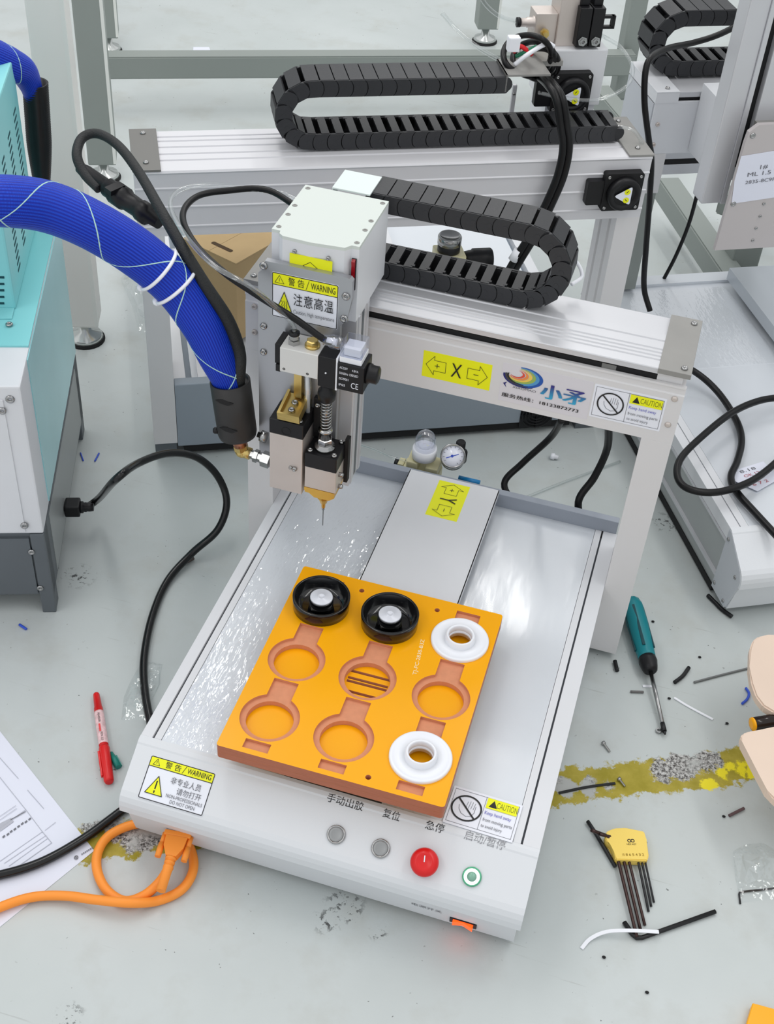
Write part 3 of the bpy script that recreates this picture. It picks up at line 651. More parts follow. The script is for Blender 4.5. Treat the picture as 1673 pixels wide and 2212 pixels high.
b = MB(); b.lathe((.1625, VY + .016, .491), X, [(0, .013), (.004, .013), (.005, .0115), (.013, .0115), (.0145, .0095), (.0145, 0)], n=20); b.build('coil_nut', BLK, V0)
for k in range(12):
    pass
b = MB(); b.box(.1300, .1580, VY + .002, TPY - .006, .5086, .5165, .001); b.build('socket_base', WPL, V0)
b = MB(); b.box(.1300, .1585, VY + .001, TPY - .004, .5166, .5335, .0025); PL = b.build('clear_plug', POLY, V0)
b = MB(); b.box(.134, .155, VY + .006, TPY - .010, .5170, .528, .001); b.build('terminal_block', WPL, PL)
b = MB(); b.lathe((.130, VY + .014, .527), (-1, 0, 0), [(0, .0078), (.003, .0078), (.004, .0088), (.015, .0088), (.017, .0072), (.0235, .0068)], n=18); b.build('gland', POLY, PL)
b = MB(); b.lathe((.122, VY + .014, .527), (-1, 0, 0), [(0, .0042), (.012, .0042)], n=14); b.build('grommet', WPL, PL)
b = MB(); b.lathe((.0675, VY + .015, .5115), Z, [(0, .0078), (.006, .0078), (.0066, .0062), (.012, .0062)], n=6, smooth=False); F1 = b.build('push_fitting', STEEL, V0)
b = MB(); b.lathe((.0675, VY + .015, .5235), Z, [(0, .0060), (.001, .0070), (.004, .0070), (.005, .0052), (.0045, .0036), (.001, .0034)], n=18); b.build('release_collar', BLK, F1)
b = MB(); b.lathe((.0905, VY + .017, .5115), Z, [(0, .0095), (.003, .0095), (.0032, .0075)], n=24); b.lathe((.0905, VY + .017, .5140), Z, [(0, .0080), (.006, .0080), (.0072, .0066), (.0072, 0)], n=6, smooth=False); b.build('hex_plug', BRASS, V0)
# ---- hot melt block, left
b = MB(); b.box(.0425, .0885, .330, TPY - .0005, .381, .4035, .0012); LV = b.build('valve_cap', BLK, ROBOT)
b = MB(); b.lathe((.0655, .3298, .389), (0, -1, 0), [(-.004, .0062), (.0003, .0062), (.0004, .0058), (-.003, .0055), (-.003, 0)], n=20); b.build('cap_port', BLKM, LV)
for x, y in ((.0815, .337), ): screw(LV, (x, y, .4035), Z, .0038, .003)
b = MB(); b.box(.043, .088, .330, TPY - .0005, .289, .3808, .0008); MBK = b.build('melt_block', NICK, ROBOT)
screw(MBK, (.078, .330, .331), (0, -1, 0), .0034, .004); screw(MBK, (.0725, .330, .3315), (0, -1, 0), .0026, .003)
b = MB()
_a, _q = at(598, 890, y=.327), at(646, 903, y=.327); HWB = (_q.x - _a.x) / 2
p0 = Vector(((_a.x + _q.x) / 2, .327, _a.z - .0005)); d = Vector((0, .95, .20)).normalized(); sx = Vector((d.y, -d.x, 0)).normalized(); up = sx.cross(d)
Mb = Matrix((( d.x, sx.x, up.x, p0.x), (d.y, sx.y, up.y, p0.y), (d.z, sx.z, up.z, p0.z), (0, 0, 0, 1)))
b.box(0, .042, -HWB, HWB, -.0130, -.006, .0004, Mb); b.box(0, .0025, -HWB, HWB, -.006, 0, 0, Mb); b.box(.0026, .042, -HWB, -HWB + .0035, -.006, 0, 0, Mb); b.box(.0026, .042, HWB - .0035, HWB, -.006, 0, 0, Mb)
BR = b.build('brass_bracket', BRASS, ROBOT)
for k in (.013, .026): screw(BR, Mb @ Vector((k, 0, -.006)), up, .0046, .004)
b = MB(); b.box(p0.x - .004, p0.x + .006, .360, .3715, .422, .478); b.build('bracket_arm', BRASS, BR)
b = MB(); b.cyl((.0840, .360, .404), (.0815, .362, .477), .0052, n=16); o = b.build('air_pipe', CLEAR, ROBOT); o['label'] = 'clear air pipe'
b = MB(); b.cyl((.0840, .360, .404), (.0815, .362, .476), .0030, n=12); b.build('inner_bore', WPL, o)
# ---- dispensing valve, right, with spring adjuster
b = MB(); b.box(.0912, .1345, .330, TPY - .0005, .3385, .3615, .0012); RV = b.build('valve_cap', BLK, ROBOT)
for x, y in ((.0965, .336), (.1290, .336), (.1290, .366)): screw(RV, (x, y, .3615), Z, .0036, .0036)
b = MB(); b.box(.0915, .1340, .331, TPY - .0005, .3035, .3383, .0006); RB = b.build('valve_block', NICK, ROBOT)
b = MB(); b.box(.0912, .1330, .3305, .3705, .298, .3033); b.prism([(0, 0), (.041, 0), (.041, -.004), (.034, -.010), (.013, -.010), (.006, -.0045), (0, -.004)], (.0915, .332, .298), X, Z, (0, .036, 0)); NZ = b.build('nozzle_plate', GOLD, RB)
b = MB(); b.lathe((.1125, .350, .288), (0, 0, -1), [(0, .0095), (.012, .0090), (.0125, .0075), (.022, .0042), (.0225, .003), (.030, .0026)], n=8, smooth=False); b.build('nozzle', GOLD, RB)
b = MB(); b.lathe((.1125, .350, .262), (0, 0, -1), [(0, .0022), (.008, .0020), (.0085, .0008), (.037, .0007)], n=10); b.build('needle', STEEL, RB)
for z in (.326, .306): screw(RB, (.134, .345, z), X, .0032, .006)
b = MB(); b.lathe((.112, .349, .3615), Z, [(0, .0135), (.004, .0135), (.006, .0105), (.008, .0105)], n=24); b.lathe((.112, .349, .3690), Z, [(0, .0100), (.008, .0100), (.009, .0085)], n=6, smooth=False); b.lathe((.112, .349, .378), Z, [(0, .0080), (.010, .0080), (.011, .0095), (.0145, .0095), (.0150, .004)], n=20); ADJ = b.build('adjuster', STEEL, ROBOT)
b = MB(); pts = [Vector((.112 + .0064 * math.cos(t * .35), .349 + .0064 * math.sin(t * .35), .389 + t * .050 / 190)) for t in range(191)]; b.tube(pts, .0011, 6); b.cyl((.112, .349, .389), (.112, .349, .445), .0032, n=12); b.build('spring', STEEL, ADJ)
b = MB(); b.lathe((.112, .349, .437), Z, [(0, .006), (.0005, .0088), (.004, .0112), (.012, .0118), (.016, .0112), (.019, .008), (.0285, .008)], n=24); b.build('adjuster_knob', BLK, ADJ)
b = MB(); b.box(.090, .101, .3645, .3718, .362, .425, .0008); o = b.build('sensor_block', BLK, TP); screw(o, (.0955, .3645, .415), (0, -1, 0), .0034, .003)
b = MB(); b.box(.1350, .1400, .362, .3719, .30, .372); b.build('side_strip', BLKM, TP)
# ---- X axis cable chain and its bracket
b = MB(); b.box(.057, .1065, .5145, .566, .6365, .6385); b.box(.057, .058, .5145, .566, .625, .6365); o = b.build('chain_bracket', mat('pale_green_sheet', (214, 224, 222), .4, .1), ROBOT)
cable_chain(ROBOT, 'black cable chain over the beam', .5235, .050, 0, .5300, .6240, .3105, .110, .103, 1)
# ---- air filter regulator at the back
REG = bpy.data.objects.new('air_regulator', None); COL.objects.link(REG); REG.parent = ROBOT; REG['label'] = 'air filter regulator with clear bowl and round gauge'
yr = .615
def rp(u, v, y=yr): return at(u, v, y=y)
c = rp(905, 990); g = rp(979, 985, yr - .004)
b = MB(); p = rp(905, 1000); b.box(p.x - .022, p.x + .036, yr - .013, yr + .013, p.z - .030, p.z - .004, .003); b.box(p.x - .016, p.x + .002, yr - .017, yr + .015, p.z - .012, p.z + .012, .002); b.box(p.x + .014, p.x + .034, yr - .017, yr + .015, p.z - .014, p.z + .008, .002); b.box(p.x - .032, p.x - .022, yr - .009, yr + .009, p.z - .022, p.z - .004, .002); b.build('regulator_body', CREAM, REG)
b = MB(); b.cyl((p.x + .008, yr - .0131, p.z - .012), (p.x + .008, yr - .016, p.z - .012), .0052, n=12); b.cyl((p.x - .038, yr, p.z - .013), (p.x - .032, yr, p.z - .013), .0085, n=14); b.build('port_plug', BLK, REG)
b = MB(); q = rp(918, 972); b.lathe((q.x, yr, q.z - .012), Z, [(0, .019), (.016, .019), (.017, .0165)], n=24); b.build('bowl_collar', WPL, REG)
b = MB(); b.lathe((q.x, yr, q.z + .004), Z, [(0, .0165), (.018, .0155), (.026, .0125), (.031, .007), (.0325, .0)], n=24); b.build('clear_bowl', POLY, REG)
b = MB(); gd = Vector((.10, -.62, .78)).normalized(); b.lathe(g - gd * .022, gd, [(0, .016), (.002, .0185), (.016, .0185)], n=28); GG = b.build('pressure_gauge', BLK, REG)
b = MB(); b.lathe(g - gd * .0065, gd, [(0, .0195), (.007, .0195), (.0085, .0185), (.0085, .0170), (.0060, .0165)], n=32); b.build('gauge_rim', STEEL, GG)
b = MB(); b.lathe(g - gd * .0005, gd, [(0, .0168), (.0006, .0168), (.0006, 0)], n=32); b.build('gauge_dial', LENS, GG)
gx = X - gd * X.dot(gd); gx.normalize(); gy = gd.cross(gx); pr = Print(g, gx, gy, .0004); pr.line(-.009, -.0055, .0075, .0045, .0012, mat('needle_blue', (50, 80, 190), .4)); pr.poly(circ(-.001, -.0005, .0022, 12), mat('needle_blue', (50, 80, 190), .4))
for k in range(11):
    t = math.radians(225 - 27 * k); pr.line(.0128 * math.cos(t), .0128 * math.sin(t), .0150 * math.cos(t), .0150 * math.sin(t), .0005, INK)
pr.build('print', GG)
b = MB(); k = rp(996, 960, yr + .016); b.lathe((k.x, yr + .016, k.z - .030), Z, [(0, .012), (.016, .012), (.018, .0075), (.034, .0075), (.036, .006)], n=20); b.build('regulator_knob', BLK, REG)
b = MB(); k = rp(1018, 1040); b.cyl((k.x - .02, yr, k.z), (k.x + .014, yr, k.z), .005, n=12); b.build('push_fitting', BLUEP, REG)
b = MB(); b.box(p.x - .022, p.x + .075, D + .0125, yr - .018, .125, .139); b.build('mounting_bar', BLKM, REG)
b = MB(); k0 = rp(868, 992); b.tube(smooth_path([(k0.x + .012, yr, k0.z - .004), rp(840, 985, .62), rp(800, 968, .64), rp(740, 950, .66)]), .0022, 8); o = b.build('air_tube', CLEAR, REG)
# ---- cables of the robot
def cable(parent, pts, r, m=RUBBER, name='cable', label=None, sub=8, n=10):
    b = MB(); b.tube(smooth_path(pts, sub), r, n); o = b.build(name, m, parent)
    if label: o['label'] = label
    return o
gl = Vector((.1065, VY + .014, .527))
cable(ROBOT, [gl + Vector((.012, 0, 0)), gl, at(640, 690, z=.545), at(560, 640, z=.570), at(480, 585, z=.59), at(420, 525, z=.60), at(395, 465, z=.60), at(425, 425, z=.60), at(490, 412, z=.60), at(580, 411, z=.60), Vector((.03, .505, .60)), Vector((.06, .514, .60))], .0042, label='black solenoid cable looping to the left')
ft = Vector((.0675, VY + .015, .526))
cable(ROBOT, [ft, ft + Vector((-.002, 0, .012)), at(600, 668, z=.56), at(540, 618, z=.60), at(460, 572, z=.62), at(395, 500, z=.62), at(368, 440, z=.615), at(395, 408, z=.61), at(460, 399, z=.605), at(540, 408, z=.60), at(630, 425, z=.59), Vector((.05, .513, .585))], .0031, CLEAR, 'air_tube', 'clear air tube looping to the left')
cable(ROBOT, [at(1215, 905, y=.60, ), at(1190, 945, y=.64), at(1130, 1000, y=.64), at(1090, 1045, y=.62), Vector((.345, .594, .125))], .0052, label='black cable from the beam to the base')
cable(ROBOT, [at(1316, 915, y=.60), at(1312, 970, y=.63), at(1285, 1030, y=.63), at(1250, 1085, y=.61), Vector((.455, .590, .11))], .0058, label='black cable from the beam to the base')
cable(ROBOT, [at(1235, 615, y=.585), at(1258, 595, y=.60), at(1240, 560, y=.60), at(1190, 540, y=.57)], .0025, WPL, 'air_tube')

# ================================================================ orange fixture plate and the parts on it
JZ = .193; J = Frame(.1085, -.0208, .7)
JIG = thing('fixture_plate', 'large orange laminate fixture plate with nine round pockets on the robot', 'fixture', J.M @ Vector((.1375, .159, .171)) * 1.0, .7)
JO = Vector((.1375, .159, .171))
def jl(u, v, z=JZ): return J.at(u, v, z=z) - JO
jw, jd = .2765, .3185
def jrect(): return [(x - JO.x, y - JO.y) for x, y in rrect(0, 0, jw, jd, .004, 4)]
seed = {(0, 1): (643, 1420), (0, 2): (584, 1548), (1, 1): (795, 1465), (1, 2): (743, 1591), (2, 1): (952, 1509)}
px = {k: jl(*v) for k, v in seed.items()}
cx = [(px[(0, 1)].x + px[(0, 2)].x) / 2, (px[(1, 1)].x + px[(1, 2)].x) / 2, px[(2, 1)].x]
PIT = ((px[(0, 1)].y - px[(0, 2)].y) + (px[(1, 1)].y - px[(1, 2)].y)) / 2
cy1 = [px[(0, 1)].y, px[(1, 1)].y, px[(2, 1)].y]; cym = sum(cy1) / 3
RB_, RS_ = .0362, .0288
def keyhole(c, r, top=.0, wd=.0):
    n = 40; a0 = math.asin(wd / 2 / r); pts = []
    for i in range(n + 1):
        t = PI / 2 + a0 + (2 * PI - 2 * a0) * i / n; pts.append((c[0] + r * math.cos(t), c[1] + r * math.sin(t)))
    return pts + [(c[0] + wd / 2, c[1] + top), (c[0] - wd / 2, c[1] + top)]
cents = [(cx[i], cym + PIT * (1 - j)) for i in range(3) for j in range(3)]
SW = .0315; STOP = PIT - RB_ - .0012
cents_top = [c for k, c in enumerate(cents) if k % 3 == 0]
def plate(name, m, zs, holes, outer, mwall=None, mout=None):
    """plate with through holes between z0 and z1: faces m, hole walls mwall, outer edge mout"""
    z0, z1 = zs; b = MB(); b.recalc = False; mats = [m, mwall or m, mout or m]
    b.mi = 0; b.holed(outer, holes, z0, z1)
    for lp, k, rev in [(outer, 2, False)] + [(h, 1, True) for h in holes]:
        b.mi = k; n = len(lp)
        ar = sum(lp[i][0] * lp[(i + 1) % n][1] - lp[(i + 1) % n][0] * lp[i][1] for i in range(n))
        if (ar < 0) != rev: lp = list(reversed(lp))
        a = [b.bm.verts.new((p[0], p[1], z1)) for p in lp]; c = [b.bm.verts.new((p[0], p[1], z0)) for p in lp]
        b._fin([b.bm.faces.new((c[i], c[(i + 1) % n], a[(i + 1) % n], a[i])) for i in range(n)])
    return b.build(name, mats, JIG)
zt = JZ - .171
holesA = []
for k, c in enumerate(cents):
    i, j = divmod(k, 3)
    top = STOP if j else min(STOP, jd - JO.y - .012 - c[1])
    holesA.append(keyhole(c, RB_, top, SW))
for i in range(3):
    c = cents[i * 3 + 2]; y1 = c[1] - RB_ - .0016; holesA.append([(c[0] - SW / 2, y1 - .0135), (c[0] + SW / 2, y1 - .0135), (c[0] + SW / 2, y1), (c[0] - SW / 2, y1)])
pins = []
for u, v in ((782, 1276), (945, 1318), (796, 1679)):
    q = jl(u, v); pins.append(circ(q.x, q.y, .0035, 16))
plate('top_plate', ORG, (zt - .0045, zt), holesA + pins, jrect(), CUT, SIDE)
holesB = [circ(c[0], c[1], RS_, 40) for c in cents]
def inset(k): return [(x * (1 - k), y * (1 - k)) for x, y in jrect()]
o = plate('pocket_plate', CUT, (zt - .0120, zt - .0045), holesB + pins, inset(.0008), CUT, SIDE); o['label'] = 'brown milled layer below the orange face'
cc = cents[4]; slots = [[(cc[0] - .026, cc[1] + y0), (cc[0] + .026, cc[1] + y0), (cc[0] + .026, cc[1] + y0 + .004), (cc[0] - .026, cc[1] + y0 + .004)] for y0 in (-.020, -.004, .0015, .013)]
o = plate('bottom_plate', ORG, (.0, zt - .0122), slots, inset(.0012), CUT, SIDE)
# engraved number
a, q = jl(897, 1458), jl(915, 1382); pr = Print(Vector((a.x, a.y, zt)), (q - a), Z.cross((q - a).normalized()), .0003); pr.text('TJ-PC-2838-B3Z', 0, -.0032, (q - a).length, .0032, mat('cream_engraving', (250, 236, 190), .6)); pr.build('lettering', JIG)
slab('fixture_riser', DKGREY, JIG, -.03, .06, -.06, .09, -.0005 - .0, .0) if False else None
def jw_pt(c, z): return J.M @ Vector((c[0] + JO.x, c[1] + JO.y, z))
def black_cup(c, label):
    p = jw_pt(c, JZ - .0045); t = thing('speaker_cup', label, 'cup', p, .7, 'black cups in the fixture'); r = .0368
    b = MB(); b.lathe((0, 0, 0), Z, [(0, .02), (0, r), (.024, r + .0008), (.0245, r + .0002), (.0245, r - .0018), (.0240, r - .0022), (.007, r - .0035), (.0045, .024), (.0040, .0)], n=56); b.build('cup_shell', CUPB, t)
    b = MB(); b.lathe((0, 0, .004), Z, [(0, .0160), (.0150, .0158), (.0160, .0150), (.0160, 0)], n=36); b.build('hub', CUPB, t)
    b = MB(); b.lathe((0, 0, .0195), Z, [(0, .0148), (.0022, .0148), (.0028, .0140), (.0026, .0052), (.0034, .0048), (.0034, .0036), (.0022, .003), (.0022, 0)], n=36); b.build('hub_cap', mat('pearl_cap', (216, 218, 226), .35, .1), t)
black_cup(cents[0], 'glossy black cup with a white hub, back left pocket of the fixture'); black_cup(cents[3], 'glossy black cup with a white hub, back middle pocket of the fixture')
def white_ring(c, label, dz=0.0):
    p = jw_pt(c, JZ - .0020 + dz); t = thing('flanged_ring', label, 'ring', p, .7, 'white rings on the fixture'); r = .0374
    b = MB(); b.lathe((0, 0, 0), Z, [(0, .0300), (.0005, r - .001), (.0015, r), (.0055, r), (.0068, r - .0012), (.0068, r - .0035), (.0058, r - .0050), (.0050, .020), (.0054, .0200), (.0054, .0147), (-.004, .0147), (-.004, .0285), (0, .0300)], n=64, closed=True); b.build('flange', WPL, t)
    b = MB(); b.lathe((0, 0, .0050), Z, [(0, .0200), (.0060, .0190), (.0092, .0180), (.0100, .0170), (.0092, .0156), (.0080, .0150), (-.008, .0146), (-.008, .0175)], n=48, closed=True); b.build('hub', WPL, t)
white_ring(cents[6], 'white flanged plastic ring in the back right pocket of the fixture'); white_ring(cents[8], 'white flanged plastic ring in the front right pocket of the fixture')
b = MB(); b.box(.165, .32, .02, .20, zc + .0003, .1707); o = b.build('carriage_block', DKGREY, ROBOT)
# ================================================================ second robot, behind, its back to us
F2 = Frame(-.248, .662, 27.5)
R2 = thing('dispensing_robot', 'silver dispensing robot standing behind, its back and black cable chain turned to us', 'machine', F2.o, 27.5)
W2, D2, H2 = .709, .73, .152
b = MB(); b.box(0, W2, 0.0, .02, .024, H2, .002); b.box(.004, W2 - .004, .02, D2, .024, .128); o = b.build('base_body', mat('slate_panel', (146, 156, 166), .5), R2)
slab('gap_shade', BLKM, R2, .01, W2 - .01, .004, D2 - .02, .008, .0238)  # matt black slab: shade of the gap below the base, put in as colour
for x in (.05, W2 - .05):
    b = MB(); b.lathe((x, .05, 0), Z, [(0, .018), (.008, .02), (.010, .016)], n=14); b.build('rubber_foot', BLKM, R2)
slab('deck_panel', DECK, R2, .03, W2 - .03, .02, D2, .128, .139)
for x0, x1 in ((0, .02), (W2 - .02, W2)): slab('side_rail', WHITE, R2, x0, x1, .021, D2, .128, .142)
slab('inner_rail', WHITE, R2, .040, .052, .021, D2, .1391, .146); slab('inner_rail', WHITE, R2, .075, .080, .021, D2, .1391, .150)
slab('slide_cover', WHITE, R2, .27, .44, .021, D2, .1391, .165, .001)
for x0 in (-.039, W2 + .0005):
    b = MB(); b.prism([(0, 0), (.0385, 0), (.0385, .085), (0, .085), (0, .066), (.003, .064), (.003, .058), (0, .056), (0, .030), (.003, .028), (.003, .022), (0, .020)], (x0, 0, .032), X, Y, Z * (.425 - .032)); lg = b.build('gantry_leg', LEGM, R2)
    slab('foot_block', DKGREY, R2, x0 + .001, x0 + .037, .002, .083, .0, .0318)
zz = [F2.at(400, v, y=0).z for v in (406, 446, 488)]
pr_ = [(0, .425)]
for z in reversed(zz): pr_ += [(0, z - .0012), (-.0018, z - .0008), (-.0018, z + .0006), (-.0004, z + .0018), (0, z + .0018)]
pr_ += [(0, .524), (-.002, .527), (0, .530), (.012, .530)]
for y in (.030, .050, .072, .092, .106): pr_ += [(y, .530), (y + .001, .528), (y + .004, .528), (y + .005, .530)]
pr_ += [(.128, .530), (.130, .526), (.130, .425)]
b = MB(); b.prism(pr_, (-.039, 0, 0), Y, Z, (W2 + .078, 0, 0)); BM2 = b.build('beam', mat('beam_aluminium', (214, 214, 218), .42, .15), R2)
for x0, x1 in ((-.0405, 0), (W2, W2 + .0405)):
    b = MB(); b.box(x0, x1, -.0025, .1315, .5302, .5335, .0006); o = b.build('end_bracket', mat('dark_sheet_metal', (118, 117, 114), .45, .2) if x0 < 0 else BRKT, BM2)
    for y in (.02, .115): screw(o, ((x0 + x1) / 2, y, .5335), Z, .0042, .003)
motor_fan(BM2, (.6725, -.0005, .4465), X, Z, .0625)
# fan guard on the rear panel
fc = F2.at(1160, 893, y=0); b = MB()
for r_ in (.010, .016, .022, .028): b.tube([(fc.x + r_ * math.cos(t), -.004, fc.z + r_ * math.sin(t)) for t in [2 * PI * i / 24 for i in range(25)]], .0011, 6, False)
for a_ in (0, PI / 2): b.tube([(fc.x - .030 * math.cos(a_), -.003, fc.z - .030 * math.sin(a_)), (fc.x + .030 * math.cos(a_), -.003, fc.z + .030 * math.sin(a_))], .0012, 6)
b.box(fc.x - .03, fc.x + .03, -.0012, .0004, fc.z - .03, fc.z + .03); b.build('fan_guard', [BLK], R2)
# cable chain of the rear robot
cable_chain(R2, 'long black cable chain with one bend on the left', .045, .060, 0, .5455, .6270, .222, .705, .520, -1, pitch=.0215, h=.0245)
# head seen from behind
hb = MB(); hb.box(.612, .706, .15, .235, .545, .636, .002); hb.box(.618, .700, .155, .23, .44, .545); HD2 = hb.build('head_housing', WHITE, R2)
b = MB(); b.box(.5555, .563, .142, .148, .520, .585, .002); b.box(.545, .575, .142, .16, .515, .521); o = b.build('slotted_bracket', ALU, HD2)
for z in (.535, .57): screw(o, (.559, .142, z), (0, -1, 0), .003, .0016)
p = F2.at(1183, 243, y=.15); q = F2.at(1278, 150, y=.15)
motor_fan(HD2, (q.x - .064, .1495, q.z - .064), X, Z, .064)
b = MB(); b.box(.512, .580, .045, .105, .640, .643); b.box(.512, .514, .045, .105, .617, .643); b.box(.560, .616, .10, .16, .632, .640); b.build('chain_bracket', BRKT, HD2)
def h2(u, v, y): return F2.at(u, v, y=y)
p = h2(1197, 100, .17); q = h2(1240, 0, .17)
b = MB(); b.box(p.x, p.x + .037, .165, .21, .636, .72, .001); b.box(p.x - .035, p.x, .17, .205, .640, .685, .001); MAN = b.build('valve_manifold', NICK, HD2)
for k, u in enumerate((1239, 1267)):
    a = h2(u, 97, .16); b = MB(); b.box(a.x, a.x + .0195, .150, .21, a.z, a.z + .060, .0012); b.box(a.x + .002, a.x + .017, .160, .20, a.z + .060, a.z + .072, .002); V = b.build('pneumatic_valve', BLK, HD2)
    b = MB(); b.lathe((a.x + .0098, .150, a.z + .010), (0, -1, 0), [(-.002, .0078), (.003, .0078), (.003, .005), (.005, .005), (.005, .003), (.001, .0028)], n=6, smooth=False); b.build('hex_nut', STEEL, V)
a = h2(1291, 60, .17); b = MB()
b.box(a.x, a.x + .024, .165, .172, a.z, a.z + .004); b.box(a.x, a.x + .024, .165, .172, a.z + .016, a.z + .020); b.box(a.x + .020, a.x + .026, .165, .172, a.z, a.z + .020); b.build('valve_handle', BLK, HD2)
a = h2(1160, 48, .18); b = MB(); b.lathe(a, (-1, 0, 0), [(-.012, .010), (.006, .010), (.007, .008), (.016, .008), (.017, .0065), (.026, .0065)], n=12); b.build('push_fitting', NICK, HD2)
a = h2(1118, 48, .18); b = MB(); b.lathe(a + Vector((.004, 0, 0)), (-1, 0, 0), [(0, .0075), (.005, .0075), (.005, .004)], n=12); b.build('release_collar', BLK, HD2)
a = h2(1176, 70, .165); b = MB(); b.lathe(a, (0, -1, 0), [(0, .007), (.006, .007), (.006, .0045), (.012, .0045)], n=6, smooth=False); b.build('fitting', BRASS, HD2)
def cable2(pts, r, m=RUBBER, name='cable', label=None): return cable(R2, pts, r, m, name, label)
cable2([h2(1118, 47, .18), h2(1080, 35, .18), h2(1050, 10, .18), h2(1030, -25, .18)], .0032, CLEAR, 'air_tube', 'clear air tube curling from the valve block')
cable2([h2(955, 28, .16), h2(985, 62, .15), h2(1030, 100, .13), h2(1085, 132, .11), h2(1120, 145, .10)], .0034, CLEAR, 'air_tube', 'loose clear air tube end')
cable2([h2(1165, 200, .08), h2(1220, 212, .09), h2(1290, 215, .10), h2(1350, 190, .11), h2(1368, 150, .12), h2(1345, 105, .14), h2(1300, 76, .165)], .0030, CLEAR, 'air_tube', 'clear air tube looping to the right')
cable2([h2(1295, 290, .07), h2(1330, 275, .05), h2(1370, 282, .04), h2(1390, 315, .035), h2(1395, 330, .05)], .0030, CLEAR, 'air_tube')
for k, du in ((0, 0), (1, 13)):
    cable2([h2(1165 + du, 165, .10), h2(1185 + du, 185, .03), h2(1203 + du, 215, .00), h2(1212 + du, 270, -.01), h2(1217 + du, 320, -.018), h2(1205 + du, 380, -.02), h2(1180 + du, 440, -.02), h2(1150 + du, 500, -.02), h2(1112 + du, 562, -.02), h2(1085 + du, 610, .01)], .0060, label='black cable hanging from the head')
a = h2(1122, 540, -.02); q = h2(1108, 562, -.02); b = MB(); b.cyl(a, q, .0078, n=12); b.build('cable_marker', WPL, R2)
for k in range(3):
    pts = [h2(1140 + 52 * math.cos(t) * (1 - .12 * k) + 14 * k, 118 + 42 * math.sin(t) * (1 - .1 * k) + 10 * k, .09 + .012 * k + .02 * math.sin(t * 2)) for t in [i * 2 * PI / 14 for i in range(15)]]
    cable2(pts, .0046, label='black cable coil under the valves')
cable2([h2(1110, 112, .085), h2(1125, 100, .08), h2(1150, 118, .08)], .0035, mat('red_wire', (214, 28, 36), .4), 'wire', 'red wire')
cable2([h2(1115, 122, .085), h2(1135, 112, .08), h2(1160, 100, .08)], .0030, mat('green_wire', (40, 130, 96), .4), 'wire', 'green wire')
cable2([h2(1112, 140, .075), h2(1140, 118, .07), h2(1180, 95, .075), h2(1197, 100, .08)], .0034, WPL, 'zip_tie', 'white zip tie')
a = h2(1108, 92, .08); b = MB(); b.box(a.x - .008, a.x + .010, .072, .086, a.z - .012, a.z + .010, .002); o = b.build('plug', WPL, R2)
# round gauge and regulator standing behind its beam
RG2 = bpy.data.objects.new('air_regulator', None); COL.objects.link(RG2); RG2.parent = R2
g = F2.at(973, 508, y=.05); zb = g.z - .045
b = MB(); b.lathe((g.x, .05, g.z - .028), Z, [(0, .0165), (.001, .0185), (.014, .0185)], n=28); b.build('pressure_gauge', BLK, RG2)
b = MB(); b.lathe((g.x, .05, g.z - .0145), Z, [(0, .0195), (.012, .0195), (.0145, .0180), (.0145, .0165), (.011, .0160), (.011, 0)], n=28); b.build('gauge_rim', STEEL, RG2)
b = MB(); b.box(g.x - .022, g.x + .026, .030, .072, g.z - .062, g.z - .0285, .003); b.build('regulator_body', CREAM, RG2)
b = MB(); b.lathe((g.x + .026, .05, g.z - .046), X, [(0, .013), (.010, .015), (.014, .015), (.016, .0175), (.046, .0175), (.048, .016)], n=20); b.build('regulator_knob', BLK, RG2)
b = MB(); b.box(g.x - .02, g.x + .02, .035, .07, .1395, g.z - .0625); b.build('mounting_post', WHITE, RG2)

# ================================================================ third robot, at the right edge
F3 = Frame(.660, .649, 28.5)
R3 = thing('dispensing_robot', 'silver dispensing robot at the right edge with film on its deck and a taped note', 'machine', F3.o, 28.5)
W3, D3, H3 = .66, .70, .140
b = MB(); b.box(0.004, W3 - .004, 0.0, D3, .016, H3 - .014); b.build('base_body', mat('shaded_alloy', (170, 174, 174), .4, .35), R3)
slab('side_bead', ALU, R3, -.001, .004, .0, D3, .112, .1165); slab('side_bead', ALU, R3, -.001, .004, 0.0, D3, .040, .0445)
slab('under_strip', BLKM, R3, .002, W3 - .02, .002, D3 - .01, .004, .0158)
for x in (.04, W3 - .04):
    for y in (.04, D3 - .04):
        b = MB(); b.lathe((x, y, 0), Z, [(0, .014), (.0035, .014)], n=12); b.build('rubber_foot', BLKM, R3)
for x0, x1 in ((0, .016), (W3 - .016, W3)): slab('side_rail', WHITE, R3, x0, x1, 0, D3, .117, H3, .0008)
slab('inner_rail', WHITE, R3, .0178, .030, 0, D3, H3 - .014, H3 - .0006)
slab('deck_panel', DECK, R3, .031, W3 - .017, 0, D3, H3 - .014, H3 - .0014)
film(R3, .031, .272, .002, .40, H3 - .0012, 11)
film(R3, .031, .272, .402, .655, H3 - .0012, 12, m=FILMW)
slab('rear_lip', DECK, R3, .002, W3 - .002, D3 - .03, D3, H3 - .0013, H3 + .004)
yc = MB(); yc.box(.276, .46, .05, .665, .172, .1735); yc.box(.276, .2772, .05, .665, .150, .172); yc.build('slide_cover', mat('grey_cover', (190, 196, 202), .35, .3), R3)  # sheet cover over the slide, grey in its own colour
slab('cover_post', DKGREY, R3, .30, .44, .10, .13, H3 - .001, .1719); slab('cover_post', DKGREY, R3, .30, .44, .58, .62, H3 - .001, .1719)
pf = [(y * 1.0, z + (H3 - H)) for y, z in prof]
b = MB(); b.prism(pf[:10] + [(-.060, .079), (-.060, .098), (-.009, .129), (0, .132)], (0, 0, 0), Y, Z, (W3, 0, 0)); b.build('control_panel', PANEL, R3)
